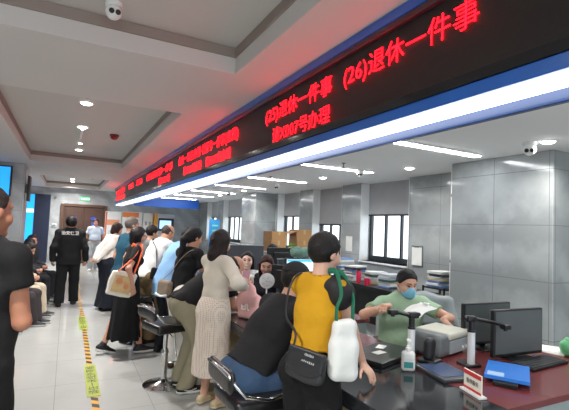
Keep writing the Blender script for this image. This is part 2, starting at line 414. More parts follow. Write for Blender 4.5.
        F.folds(.0022, 22, 1.)
        m = M('hair %d %d %d' % rgb, rgb, max(rough, .5), noise=(40, .3), bump=(90, .4), spec=.25)
        return F.mesh('hair', m, s.root, s.base)
    def top(s, rgb, sleeve='short', hem=.12, inf=.014, amp=.003, name='shirt', neck=.066, seed=0., loose=.0, mat=None, flare=.0, sl=.62):
        k = s.k; P = s.torso(inf)
        hemP = s.P-s.U0*hem*k
        P.append((rc(s.W, hemP-s.U0*.05, s.bw['wa']+inf+loose, s.bw['hi']+inf+.012+flare, s.F0, 1.35), .04))
        F = Field(P, s.h); F.half(hemP, -s.U0)
        for (S, E, T) in s.arm:
            u = nrm(E-S); L = .285*k
            if sleeve == 'short':
                e = S+u*L*sl; pr = [(rc(S, e+u*.05, .052*k+inf*.7, .050*k+inf*.9), .03)]; G = Field(pr, s.h); G.half(e, u)
            elif sleeve == 'long':
                e = E+(T-E)*.97; pr = [(rc(S, E, .050*k+inf*.7, .042*k+inf*.8), .03), (rc(E, e, .042*k+inf*.8, .034*k+inf*.8), .03)]; G = Field(pr, s.h)
            elif sleeve == 'mid':
                e = E+(T-E)*.3; pr = [(rc(S, E, .050*k+inf*.7, .045*k+inf), .03), (rc(E, e, .045*k+inf, .044*k+inf*.8), .03)]; G = Field(pr, s.h)
            else: continue
            s._sleeves = getattr(s, '_sleeves', []); s._sleeves.append((pr, None))
            s._merge = getattr(s, '_merge', []); s._merge.append(G)
        fields = [F]+[g for g in getattr(s, '_merge', [])]; s._merge = []
        F = merge(fields, s.h)
        F.cut(rc(s.N-s.U1*.012, s.HC, neck*k, .07)); F.folds(amp, 8, seed)
        return F.mesh(name, mat or cloth('%s %d %d %d' % ((name,)+tuple(rgb)), rgb), s.root, s.base)
    def collar(s, rgb, w=.03):
        F = Field([(rc(s.N-s.U1*.03, s.N+s.U1*(w+.03), .072*s.k, .064*s.k), 0)], .006)
        F.cut(rc(s.N-s.U1*.2, s.N+s.U1*.2, .060*s.k, .058*s.k)); F.half(s.N-s.U1*.035, -s.U1); F.half(s.N+s.U1*w-s.F1*.0, nrm(s.U1+s.F1*.35))
        return F.mesh('collar', cloth('collar %d %d %d' % rgb, rgb), s.root, s.base)
    def trousers(s, rgb, inf=.016, ank=.0, wide=0., name='trousers', amp=.0035, seed=0., waist=.10, mat=None):
        k = s.k; P = [s.torso(inf-.003)[0]]+[q for q in s.torso(inf-.003)[(7 if s.fem else 5):(9 if s.fem else 7)]]
        for hip, kn, an in s.leg:
            e = an+(an-kn)/np.linalg.norm(an-kn)*(.03*k-ank)
            P += [(rc(hip, kn, .092*k+inf, .060*k+inf+wide*.5), .04), (rc(kn, e, .060*k+inf+wide*.5, .046*k+inf+wide), .03)]
        F = Field(P, s.h); F.half(s.P+s.U0*waist*k, s.U0); F.half(A(0, 0, .062), -UP)
        F.folds(amp, 7, seed)
        return F.mesh(name, mat or cloth('%s %d %d %d' % ((name,)+tuple(rgb)), rgb), s.root, s.base)
    def skirt(s, rgb, hem=.3, r=.25, name='skirt', mat=None, pleats=0, off=(0, 0), amp=.002, q=1.2):
        k = s.k; b = s.bw; lo = s.base+s.F*off[0]+s.R*off[1]+UP*hem; lo2 = lo+(lo-s.P)*.15
        P = [(rc(s.P+s.U0*.02, lo2, b['hi']+.022, r, s.F, q), .0), (rc(s.P, s.W, b['hi']+.02, b['wa']+.014, s.F0, 1.4), .04)]
        for sg in (-1, 1): P.append((ell(s.P-s.F0*.045*k-s.U0*.03*k+s.R0*sg*.07*k, (s.R0, s.F0, s.U0), (.1*k, .098*k, .11*k)), .05))
        F = Field(P, s.h); F.half(lo, -UP); F.half(s.W, s.U0)
        if pleats:
            X, Y, Z = F.grid(); cx = X-s.P[0]-(lo[0]-s.P[0])*np.clip((s.P[2]-Z)/(s.P[2]-hem), 0, 1); cy = Y-s.P[1]-(lo[1]-s.P[1])*np.clip((s.P[2]-Z)/(s.P[2]-hem), 0, 1)
            F.D = F.D+(.012*np.clip((s.P[2]-Z)/(s.P[2]-hem), 0, 1)*np.sin(np.arctan2(cy, cx)*pleats+1.5*np.sin(3*Z))).astype(np.float32)
        F.folds(amp, 6, 2.)
        return F.mesh(name, mat or cloth('%s %d %d %d' % ((name,)+tuple(rgb)), rgb), s.root, s.base)
    def shoes(s, rgb=(22, 22, 24), sole=(225, 225, 222), h=.006, low=False):
        out = []
        for an, fd, fr, fu in s.feet:
            k = s.k; o = an-fu*.085*k; q = lambda f, u: o+fd*f*k+fu*u*k
            def pr(i): return [(rc(q(-.045, .045), q(.05, .05), .041*k+i, .041*k+i), .02), (rc(q(.05, .042), q(.165, .030), .044*k+i, .030*k+i, fu, 1.05), .02)]
            up = pr(0)+([] if low else [(rc(q(-.02, .06), an+fu*.02*k-fd*.005, .042*k, .043*k), .02)])
            F = Field(up, h); F.half(o+fu*.012, -fu)
            sh = F.mesh('shoe', M('shoe %d %d %d' % rgb, rgb, .6, bump=(60, .2)), s.root, s.base)
            G = Field(pr(.006), h); G.half(o, -fu); G.half(o+fu*.034*k, fu)
            so = G.mesh('sole', M('sole %d %d %d' % sole, sole, .6), sh); so.data.transform(Matrix.Translation(-Vector(s.base)))
            out.append(sh)
        return out
def merge(fs, h):
    lo = np.min([[a[0] for a in f.ax] for f in fs], 0); hi = np.max([[a[-1] for a in f.ax] for f in fs], 0)
    # snap every field onto one lattice by trilinear resampling of its own samples
    R = object.__new__(Field); R.h = h; R.ax = [np.arange(lo[i], hi[i]+h, h) for i in range(3)]; R.D = np.full([len(a) for a in R.ax], .3, np.float32)
    for f in fs:
        i0 = [int(math.ceil((f.ax[i][0]-lo[i])/h-1e-6)) for i in range(3)]; n = [len(f.ax[i])-1 for i in range(3)]
        fr = [(lo[i]+i0[i]*h-f.ax[i][0])/h for i in range(3)]
        D = f.D
        for ax in range(3):
            t = min(max(fr[ax], 0), 1); a = np.take(D, range(0, D.shape[ax]-1), ax); b = np.take(D, range(1, D.shape[ax]), ax); D = a*(1-t)+b*t
        n = [min(D.shape[i], R.D.shape[i]-i0[i]) for i in range(3)]
        sl = tuple(slice(i0[i], i0[i]+n[i]) for i in range(3)); D = D[:n[0], :n[1], :n[2]]; E = R.D[sl]
        hh = np.maximum(.03-np.abs(E-D), 0)/.03; R.D[sl] = np.minimum(E, D)-hh*hh*.0075
    return R

# ================================================================== the room
white_paint = M('ceiling paint', (208, 205, 202), .75, noise=(2, .02))
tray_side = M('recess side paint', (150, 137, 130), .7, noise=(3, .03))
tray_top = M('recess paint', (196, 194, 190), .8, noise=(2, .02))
wall_tile = tile_mat('wall marble', (150, 155, 156), (190, 195, 196), (122, 126, 127), .65, .6, .12, 'wall', 1.1, .62)
far_tile = tile_mat('far wall stone', (164, 169, 172), (198, 203, 207), (140, 144, 147), .9, .6, .3, 'wall', 1.2, .6)
floor_tile = tile_mat('floor tile', (176, 178, 176), (196, 198, 196), (148, 150, 149), .8, .8, .13, 'floor', .7, .45, .003)
dark_frame = M('dark window frame', (52, 56, 60), .4, .3)
blind_m = M('roller blind cloth', (172, 173, 175), .9, bump=(80, .2))
CH, CO = 2.83, 2.60
bm = NB(); box(bm, (1, 7, -.05), (13, 30, .1)); tag(fin('floor', bm, floor_tile), kind='structure')
# hall ceiling: a slab with three recessed trays
def tray_ceiling():
    X = [-4.6, -3.2, -.75, 1.02, 1.09, 1.8]; Y = [-8, -5.5, 3.05, 4.47, 10.05, 13.2, 17.5, 18.1]
    holes = [(-3.2, 1.09, -5.5, 3.05), (-.75, 1.02, 4.47, 10.05), (-.75, 1.02, 13.2, 17.5)]
    bm = NB()
    for i in range(len(X)-1):
        for j in range(len(Y)-1):
            cx, cy = (X[i]+X[i+1])/2, (Y[j]+Y[j+1])/2
            if any(a < cx < b and c < cy < d for a, b, c, d in holes): continue
            box(bm, (cx, cy, CH+.15), (X[i+1]-X[i], Y[j+1]-Y[j], .3))
    o = fin('ceiling', bm, white_paint); tag(o, kind='structure')
    bm = NB()
    for a, b, c, d in holes:
        box(bm, ((a+b)/2, (c+d)/2, CH+.235), (b-a, d-c, .06), mi=1)
        for (cx, cy, sx, sy) in (((a+b)/2, c+.006, b-a, .012), ((a+b)/2, d-.006, b-a, .012), (a+.006, (c+d)/2, .012, d-c), (b-.006, (c+d)/2, .012, d-c)):
            box(bm, (cx, cy, CH+.165), (sx, sy, .075))
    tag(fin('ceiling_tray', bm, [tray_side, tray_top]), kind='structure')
tray_ceiling()
bm = NB(); box(bm, (3.6, 5, CO+.2), (3.62, 26.2, .4)); tag(fin('ceiling_office', bm, M('office ceiling paint', (238, 239, 240), .7, noise=(2, .02))), kind='structure')
bm = NB(); box(bm, (.4, 18.15, 1.5), (10.2, .3, 3.1)); tag(fin('wall_far', bm, far_tile), kind='structure')
bm = NB(); box(bm, (-4.65, 6, 1.5), (.3, 24, 3.1)); tag(fin('wall_left', bm, far_tile), kind='structure')
# window wall on the right
bm = NB(); WX0, WX1 = 5.1, 5.4
opens = [(5.32, 6.64), (7.27, 8.46), (9.09, 10.3), (12.4, 14.8), (15.4, 16.8)]
edges = [-6.0]+[v for o in opens for v in o]+[18.0]
box(bm, (5.25, 6, .55), (.3, 24, 1.1))
for a, b in zip(edges[0::2], edges[1::2]): box(bm, (5.25, (a+b)/2, 1.85), (.3, b-a, 1.5))
tag(fin('wall_right', bm, wall_tile), kind='structure')
for i, (a, b) in enumerate(opens):
    bm = NB(); m = (a+b)/2
    box(bm, (5.37, m, 1.15), (.07, b-a, .10)); box(bm, (5.37, m, 2.56), (.07, b-a, .08))
    n = 3 if b-a < 2 else 5
    for k in range(n+1):
        y = a+.03+(b-a-.06)*k/n; box(bm, (5.37, y, 1.85), (.06 if k in (0, n) else .05, .045, 1.4))
    fr = tag(fin('window_%d' % (i+1), bm, dark_frame), kind='structure')
    bm = NB(); box(bm, (5.25, m, 1.085), (.36, b-a-.01, .03), bevel=.005); fin('window_sill', bm, M('sill stone', (226, 228, 228), .35), fr)
    bl = thing('roller_blind', ('grey roller blind of the office window %s') % ('with three bright panes', 'behind the woman in mustard yellow', 'beside the open carton', 'beyond the broad marble pillar', 'deepest in the office')[i], 'blind', (5.3, m, 2.6), group='roller blinds of the office windows')
    zb = 1.98 if i != 1 else 1.78
    bm = NB(); box(bm, (0, 0, (zb-2.6)/2), (.006, b-a-.04, 2.6-zb)); fin('blind_cloth', bm, blind_m, bl)
    bm = NB(); box(bm, (0, 0, zb-2.6), (.03, b-a-.04, .035), bevel=.006); fin('bottom_bar', bm, M('blind bar', (40, 42, 46), .5), bl)
# white window reveals at the far end of every opening
for i, (a, b) in enumerate(opens):
    bm = NB(); box(bm, (5.2, b-.006, 1.85), (.196, .012, 1.49)); box(bm, (5.2, a+.006, 1.85), (.196, .012, 1.49)); tag(fin('trim_%d' % (i+1), bm, M('reveal white', (236, 238, 238), .6)), kind='structure')
# pillars
def pillar(name, x0, x1, y0, y1, z1, m):
    bm = NB(); box(bm, ((x0+x1)/2, (y0+y1)/2, z1/2), (x1-x0, y1-y0, z1), bevel=.006, seg=1); return tag(fin(name, bm, m), kind='structure')
pillar('column_1', 4.5, 5.1, 2.61, 3.925, CO, wall_tile)
pillar('column_2', 4.5, 5.1, 10.45, 11.45, CO, wall_tile)
pillar('column_3', -1.75, -.87, 10.8, 11.7, CH, far_tile)
# doors in the far wall
wood = M('dark walnut wood', (74, 52, 42), .45, noise=(5, .25))
d = thing('door_1', None, None, (.58, 18, 0)); d['kind'] = 'structure'
bm = NB()
for x in (-.76, .76): box(bm, (x, -.04, 1.12), (.1, .1, 2.24))
box(bm, (0, -.04, 2.21), (1.42, .1, .09)); fin('door_frame', bm, M('door frame wood', (92, 66, 52), .45, noise=(5, .2)), d)
for x in (-.355, .355):
    bm = NB(); box(bm, (x, -.02, 1.08), (.70, .05, 2.15), bevel=.004); box(bm, (x, -.048, 1.08), (.54, .012, 1.9), bevel=.004); leaf = fin('door_leaf', bm, wood, d)
    bm = NB(); lathe(bm, [(.001, -.004), (.12, -.004), (.12, .004), (.001, .004)], (x-.02, -.06, 1.72), 24, (0, 1, 0)); bmesh.ops.scale(bm, vec=(1, 1, .55), verts=bm.verts[:], space=Matrix.Translation((0, 0, -1.72))); fin('door_sticker', bm, M('blue sticker', (52, 72, 170), .5), leaf)
    bm = NB(); tube(bm, [(x*.2, -.07, .95), (x*.2, -.1, .98), (x*.2, -.1, 1.22), (x*.2, -.07, 1.25)], .012); fin('door_handle', bm, M('chrome', (215, 218, 220), .12, 1., noise=(3, .03)), leaf, True)
bm = NB(); box(bm, (.375, -.062, 1.38), (.20, .006, .42)); fin('door_poster', bm, M('blue poster', (30, 90, 200), .5), d)

# ================================================================== light fittings
chrome = M('chrome', (215, 218, 220), .12, 1., noise=(3, .03))
white_pl = M('white plastic', (232, 233, 232), .4)
black_pl = M('black plastic', (24, 25, 27), .42)
grey_pl = M('grey plastic', (120, 124, 128), .5)
lamp_m = M('lit diffuser', (250, 252, 255), .5, emit=TUBE_E, noise=(1, .01))
spot_m = M('lit lens', (255, 253, 246), .5, emit=14, noise=(1, .01))
tubes = [(3.46, y) for y in (3.31, 5.25, 7.32, 9.27, 11.36, 13.4, 15.5)] + [(3.46, 1.3), (3.46, -.8)]
wh = ['nearest the grey marble pillar', 'next behind the near strip', 'third strip back over the desks', 'fourth strip back over the desks', 'fifth strip back over the desks', 'sixth strip back over the desks', 'deepest strip in the office', 'above the near desks outside the picture', 'outermost above the near desks']
for i, (x, y) in enumerate(tubes):
    t = thing('ceiling_light', 'slim white linear office ceiling light, '+wh[i], 'ceiling light', (x, y, CO), 1.0, group='linear lights in the office ceiling')
    bm = NB(); box(bm, (0, 0, -.006), (1.58, .13, .012), bevel=.003); fin('light_frame', bm, white_pl, t)
    bm = NB(); box(bm, (0, 0, -.015), (1.54, .09, .008)); fin('light_diffuser', bm, lamp_m, t)
def downlight(x, y, z, lab, power=None):
    t = thing('downlight', lab, 'ceiling light', (x, y, z), group='round downlights')
    bm = NB(); lathe(bm, [(.062, 0), (.082, 0), (.082, -.006), (.062, -.009)], n=20); fin('trim_ring', bm, white_pl, t, 'auto')
    bm = NB(); lathe(bm, [(.001, -.002), (.062, -.002), (.060, -.012), (.045, -.02), (.001, -.023)], n=20); fin('lens', bm, spot_m, t, 'auto')
    if power:
        ld = bpy.data.lights.new('downlight glow', 'AREA'); ld.shape = 'DISK'; ld.size = .1; ld.energy = power; ld.color = (1, .97, .92); ld.spread = rad(150)
        l = bpy.data.objects.new('downlight glow', ld); l.location = (0, 0, -.026); link(l, t)
TZ = CH+.205
for y, q in ((5.45, 'nearest of the three'), (6.9, 'second of the three'), (9.2, 'farthest of the three')): downlight(.12, y, TZ, 'round downlight in the long ceiling recess, '+q, DOWN_W*2)
for y, q in ((14.7, 'nearest of the three'), (16.0, 'middle of the three'), (17.0, 'farthest of the three')): downlight(.09, y, TZ, 'round downlight in the small far ceiling recess, '+q, DOWN_W*2)
for y in (-3.2, -.9, 1.4): downlight(-.6, y, TZ, 'round downlight in the near ceiling recess over the entrance', DOWN_W*2.6)
for x, y, q in ((4.08, 2.42, 'beside the dome camera near the marble pillar'), (4.06, 6.42, 'before the second window'), (4.35, 4.55, 'above the window with three bright panes'), (4.07, 10.26, 'in front of the broad pillar'), (4.15, 12.44, 'deep in the office')): downlight(x, y, CO, 'round office downlight '+q, DOWN_W*.6)
def sprinkler(x, y, z, lab):
    t = thing('sprinkler', lab, 'sprinkler', (x, y, z), group='ceiling sprinklers')
    bm = NB(); lathe(bm, [(.03, 0), (.028, -.008), (.01, -.012), (.01, -.05), (.006, -.06)], n=12)
    lathe(bm, [(.001, -.062), (.022, -.062), (.022, -.066), (.001, -.066)], n=12); fin('sprinkler_head', bm, M('sprinkler metal', (110, 108, 104), .35, .8), t, 'auto')
sprinkler(.12, 5.0, TZ, 'small sprinkler just before the near downlight of the long recess')
sprinkler(3.39, 4.83, CO, 'small sprinkler beside the second linear office light')
sprinkler(3.3, 7.0, CO, 'small sprinkler beside the third linear office light')
sprinkler(4.35, 2.1, CO, 'small sprinkler near the picture edge by the dome camera')
def bullet_cam(x, y, z, lab, rz, s=1.):
    t = thing('security_camera', lab, 'security camera', (x, y, z), rz, group='ceiling security cameras'); t.scale = (s, s, s)
    bm = NB(); lathe(bm, [(.001, 0), (.055, 0), (.055, -.02), (.05, -.03), (.001, -.03)], n=20); fin('mount', bm, white_pl, t, 'auto')
    bm = NB(); r = bmesh.ops.create_uvsphere(bm, u_segments=20, v_segments=12, radius=.052); bmesh.ops.translate(bm, vec=(0, -.004, -.065), verts=r['verts']); fin('camera_ball', bm, white_pl, t, True)
    bm = NB()
    for dx in (-.02, .02): lathe(bm, [(.001, .002), (.017, .002), (.017, -.008), (.001, -.008)], (dx, -.05, -.078), 14, (0, .8, .5))
    fin('camera_lens', bm, black_pl, t, 'auto')
bullet_cam(0.18, 2.83, TZ, 'white twin-eyed turret camera in the near ceiling recess', 5, .95)
bullet_cam(4.0, 2.55, CO, 'white turret camera beside the downlight by the grey pillar', -60, 1.15)
bullet_cam(3.97, 5.2, CO, 'white turret camera at the end of the second linear light', -50)
bullet_cam(3.98, 8.1, CO, 'white turret camera farther back over the desks', -50)
bullet_cam(3.97, 11.1, CO, 'tiny white turret camera deepest over the desks', -50)
t = thing('dome_camera', 'black dome camera hanging in the small far ceiling recess', 'security camera', (.59, 13.5, TZ))
bm = NB(); lathe(bm, [(.001, 0), (.14, 0), (.14, -.05), (.001, -.05)], n=20); fin('mount', bm, M('dark grey plastic', (60, 58, 58), .5), t, 'auto')
bm = NB(); lathe(bm, [(.13, -.05), (.125, -.10), (.10, -.15), (.05, -.18), (.001, -.19)], n=20); fin('dome', bm, black_pl, t, True)
t = thing('alarm_dome', 'dark red alarm dome on the ceiling of the long recess', 'fire alarm', (.59, 7.2, TZ))
bm = NB(); lathe(bm, [(.001, 0), (.07, 0), (.07, -.03), (.001, -.03)], n=18); fin('base', bm, M('alarm base', (120, 60, 60), .5), t, 'auto')
bm = NB(); lathe(bm, [(.06, -.03), (.055, -.06), (.03, -.08), (.001, -.085)], n=18); fin('lens', bm, M('red lens', (150, 22, 26), .3), t, True)
t = thing('lamp_track', 'thin white lamp track hung in the long ceiling recess', 'lamp track', (.118, 7.55, TZ))
bm = NB(); box(bm, (0, 0, -.02), (.03, 1.2, .04), bevel=.004); fin('rail', bm, white_pl, t)
bm = NB(); cyl(bm, (0, .3, -.04), (.0, .3, -.10), .03, .035); fin('track_head', bm, white_pl, t, 'auto')
bm = NB(); cyl(bm, (0, .3, -.101), (0, .3, -.104), .03); fin('lens', bm, spot_m, t, 'auto')

# ================================================================== LED board over the counter
blue_panel = M('blue painted panel', (30, 98, 190), .3, coat=.4)
t = thing('led_display', 'long black LED board with red moving text hung above the counter', 'led display', (1.5, 8.1, 0))
YL = 8.1
bm = NB(); box(bm, (.02, 0, 2.52), (.04, 15.9, .44)); fin('led_screen', bm, M('led screen', (36, 34, 33), .42, noise=(60, .3), bump=(220, .25)), t)
bm = NB(); box(bm, (.16, 0, 2.535), (.24, 16.2, .53)); fin('housing', bm, M('dark housing', (34, 34, 38), .5), t)
bm = NB(); box(bm, (.0, 0, 2.755), (.06, 16.2, .035), bevel=.004); fin('top_frame', bm, M('maroon reflection frame', (64, 34, 44), .3, coat=.4), t)  # the reflection along this frame is put into its maroon colour
bm = NB(); box(bm, (-.005, 0, 2.80), (.07, 16.2, .055), bevel=.004); fin('blue_top_trim', bm, blue_panel, t)
bm = NB(); box(bm, (-.002, 0, 2.325), (.04, 16.2, .05), bevel=.003); fin('bottom_frame', bm, M('glossy black frame', (26, 26, 30), .12), t)
bm = NB(); box(bm, (.09, 0, 2.27), (.21, 16.2, .058), bevel=.004); fin('blue_valance', bm, blue_panel, t)
bm = NB(); box(bm, (.16, 0, 2.21), (.03, 16.2, .07), bevel=.004); fin('lower_trim', bm, M('deep blue trim', (4, 48, 100), .3, coat=.4), t)
bm = NB(); box(bm, (.085, 0, 2.234), (.105, 16.1, .018)); fin('light_strip', bm, M('lit strip', (244, 248, 255), .5, emit=STRIP_E, noise=(1, .01)), t)
bm = NB()
for y in range(-7, 8): box(bm, (.04, y*1.02-.6, 2.302), (.03, .14, .012), bevel=.003)
fin('valance_clip', bm, chrome, t)
red = M('red led', (255, 8, 20), .5, emit=LED_E, noise=(1, .01))
def led(s, y0, y1, z, size):   # text runs towards the camera along -y
    text('led_text', s, size, red, (-.003, y0-YL, z), (0, -1, 0), (0, 0, 1), t, bold=-.0012, width=abs(y0-y1))
led('(26)退休一件事', 2.17, 1.19, 2.565, .145)
led('(25)退休一件事', 3.34, 2.31, 2.565, .145)
led('请X007号办理', 3.19, 2.32, 2.375, .135)
led('社保卡一件事(查档)', 5.30, 4.02, 2.565, .145)
led('请X005号办理', 5.12, 4.22, 2.385, .135)
led('企业一件事办理', 6.60, 5.38, 2.565, .145)
led('请X003号办理', 6.25, 5.32, 2.385, .135)
led('社保关系转移一件事', 9.55, 7.05, 2.565, .15)
led('请X002号', 8.2, 7.2, 2.385, .14)
led('参保', 12.6, 11.7, 2.575, .15); led('退休', 11.1, 10.2, 2.575, .15)
led('社会保险', 15.85, 13.5, 2.575, .16); led('综合窗口', 15.85, 13.5, 2.375, .16)

# blue hanging sign beyond the board
t = thing('hanging_sign', 'plain blue hanging sign panel beyond the end of the LED board', 'sign', (3.35, 16.2, 2.44))
bm = NB(); box(bm, (0, 0, 0), (2.4, .08, .36), bevel=.006); fin('sign_panel', bm, M('blue sign', (32, 96, 196), .35), t)
bm = NB()
for x in (-1., 1.): cyl(bm, (x, 0, .17), (x, 0, .22), .012)
fin('hanger', bm, chrome, t)

# ================================================================== far wall furniture
t = thing('exit_sign', 'green lit exit sign above the double doors', 'exit sign', (.57, 17.98, 2.47))
bm = NB(); box(bm, (0, 0, 0), (.36, .03, .13), bevel=.004); fin('case', bm, M('sign case', (170, 190, 180), .5), t)
bm = NB(); box(bm, (0, -.018, 0), (.34, .006, .11)); fin('lit_face', bm, M('lit green', (20, 190, 90), .5, emit=1.6), t)
text('exit_text', '安全出口', .07, M('lit white', (235, 255, 240), .5, emit=2.), (-.15, -.022, -.03), (1, 0, 0), (0, 0, 1), t, width=.3)
t = thing('wall_intercom', 'small white box on the far wall left of the double doors', 'intercom', (-.42, 17.98, 1.42))
bm = NB(); box(bm, (0, 0, 0), (.16, .05, .12), bevel=.01); fin('box', bm, white_pl, t)
bm = NB(); box(bm, (.0, -.028, -.01), (.11, .01, .06)); fin('speaker_panel', bm, grey_pl, t)
t = thing('wall_sensor', 'tiny dark sensor on the far wall above the intercom', 'sensor', (-.42, 17.98, 2.46))
bm = NB(); lathe(bm, [(.001, 0), (.04, 0), (.035, .03), (.001, .035)], n=14, axis=(0, -1, 0)); fin('case', bm, grey_pl, t, 'auto')
scr = lambda n, c, e: M(n, c, .3, emit=e, noise=(1.5, .08))
t = thing('display_wall', 'large bright blue upright display on the far wall', 'display', (-1.45, 17.95, 1.3))
bm = NB(); box(bm, (0, 0, 0), (.74, .06, 2.5), bevel=.01); fin('frame', bm, M('display frame', (120, 150, 190), .4), t)
bm = NB(); box(bm, (0, -.034, 0), (.70, .012, 2.44)); fin('screen', bm, scr('cyan screen', (28, 150, 232), .9), t)
bm = NB(); box(bm, (0, -.042, .62), (.70, .006, .14)); fin('screen_banner', bm, scr('pale banner', (200, 214, 240), .8), t)
t = thing('dark_panel', 'tall dark navy panel on the far wall beside the blue display', 'panel', (-.83, 17.94, 1.3))
bm = NB(); box(bm, (0, 0, 0), (.50, .08, 2.5), bevel=.008); fin('panel', bm, M('navy panel', (46, 54, 76), .35), t)
bm = NB(); box(bm, (0, -.043, 0), (.46, .008, 2.44)); fin('panel_face', bm, M('navy panel face', (40, 47, 68), .25), t)
t = thing('television', 'blue-screened television hung on the left pillar', 'television', (-1.45, 10.72, 2.42))
bm = NB(); box(bm, (0, 0, 0), (.68, .06, .66), bevel=.008); fin('case', bm, black_pl, t)
bm = NB(); box(bm, (0, -.033, 0), (.62, .008, .60)); fin('screen', bm, scr('blue screen', (24, 140, 222), .9), t)
bm = NB(); box(bm, (0, .05, 0), (.2, .06, .2)); fin('bracket', bm, grey_pl, t)
t = thing('wall_monitor', 'black flat screen seen edge-on at the side of the left pillar', 'monitor', (-.80, 11.05, 2.3))
bm = NB(); box(bm, (0, 0, 0), (.05, .42, .56), bevel=.008); fin('case', bm, black_pl, t)
bm = NB(); box(bm, (-.045, 0, 0), (.05, .15, .2)); fin('bracket', bm, grey_pl, t)
# posters and self-service machines along the far wall
def poster(x0, x1, z0, z1, lab, name, ls):
    t = thing(name, lab, 'notice board', ((x0+x1)/2, 17.93, 0)); c = (x0+x1)/2
    bm = NB(); box(bm, (0, 0, (z0+z1)/2), (x1-x0, .1, z1-z0), bevel=.008); fin('board', bm, M('poster white', (222, 224, 224), .5), t)
    for nm, a, b, p, q, colr in ls:
        bm = NB(); box(bm, ((a+b)/2-c, -.054, (p+q)/2), (b-a, .008, q-p)); fin(nm, bm, M('print %d %d %d' % colr, colr, .5), t)
orange = (226, 128, 62)
poster(1.33, 1.92, .3, 2.04, 'white notice board with an orange block just right of the doors', 'notice_board', [('orange_panel', 1.40, 1.86, 1.5, 1.72, (224, 150, 112)), ('edge_strip', 1.34, 1.39, .35, 2.02, (200, 96, 54)), ('text_panel', 1.45, 1.8, .8, 1.3, (204, 206, 208))])
poster(1.95, 2.72, .3, 2.06, 'white notice board headed by a wide orange band', 'notice_board', [('orange_header', 1.96, 2.58, 1.84, 2.04, orange), ('text_panel', 2.05, 2.6, .9, 1.6, (206, 208, 208))])
poster(2.76, 3.13, .3, 2.04, 'narrow white notice board with grey print beside the machine', 'notice_board', [('print_block', 2.83, 2.92, 1.55, 1.7, (150, 158, 170)), ('print_block', 2.98, 3.07, 1.55, 1.7, (150, 158, 170)), ('print_block', 2.85, 3.05, 1.2, 1.4, (180, 186, 192))])
t = thing('service_machine', 'grey self-service machine with a lit blue screen and orange side', 'machine', (3.56, 17.75, 0))
bm = NB(); box(bm, (0, 0, 1.02), (.74, .45, 2.04), bevel=.02); fin('cabinet', bm, M('machine grey', (176, 180, 184), .45), t)
bm = NB(); box(bm, (-.335, -.02, 1.02), (.08, .46, 2.04), bevel=.01); fin('side_strip', bm, M('orange strip', (224, 160, 50), .5), t)
bm = NB(); box(bm, (.05, -.23, 1.60), (.62, .03, .52), bevel=.01); sb = fin('screen_bezel', bm, black_pl, t)
bm = NB(); box(bm, (.02, -.248, 1.60), (.46, .01, .34)); fin('screen', bm, scr('white blue screen', (150, 190, 248), 1.), sb)
bm = NB(); box(bm, (.0, -.235, .95), (.5, .06, .2), bevel=.02); fin('keypad_shelf', bm, grey_pl, t)
t = thing('roll_banner', 'upright pull-up banner printed blue beyond the standing woman in black', 'banner', (4.2, 13, 0))
bm = NB(); box(bm, (0, 0, 1.1), (.34, .012, 1.5)); fin('banner_cloth', bm, M('banner blue', (52, 140, 200), .5, noise=(4, .5)), t)
for k in range(6):
    bm = NB(); box(bm, (.02, -.009, 1.65-.16*k), (.2-.02*(k % 3), .004, .05)); fin('banner_print', bm, M('banner print', (120, 200, 190), .5), t)
bm = NB(); box(bm, (0, 0, .32), (.36, .14, .06), bevel=.01); box(bm, (0, 0, .15), (.05, .05, .3)); box(bm, (0, 0, .012), (.3, .24, .024)); fin('banner_base', bm, chrome, t)

# ================================================================== floor tape
t = thing('floor_tape', 'black and yellow striped warning tape stuck along the hall floor', 'floor tape', (.335, 0, 0))
bm = NB(); L0, L1 = 1.5, 12.6; st = .16; k = 0; y = L0
while y < L1:
    vs = [(-.035, y), (.035, y-.045), (.035, y-.045+st/2), (-.035, y+st/2)]
    for q, dy in ((0, 0), (1, st/2)):
        f = bm.faces.new([bm.verts.new((a*.85+.005*math.sin(b), b+dy, .0035)) for a, b in vs]); f.material_index = q
    y += st
fin('tape', bm, [M('tape yellow', (214, 158, 34), .45), M('tape black', (36, 36, 38), .45)], t)
for y, s in ((4.85, 1.), (7.55, 1.), (11.6, .9)):
    bm = NB(); box(bm, (-.005, y, .005), (.12, .95*s, .003), bevel=.001, seg=1); sk = fin('tape_sticker', bm, M('lime sticker', (160, 172, 66), .5), t)
    text('sticker_text', '请在一米线外等候', .10, M('sticker ink', (60, 80, 40), .6), (.033, y-.42*s, .0068), (0, 1, 0), (-1, 0, 0), sk, ext=.0003, width=.84*s)

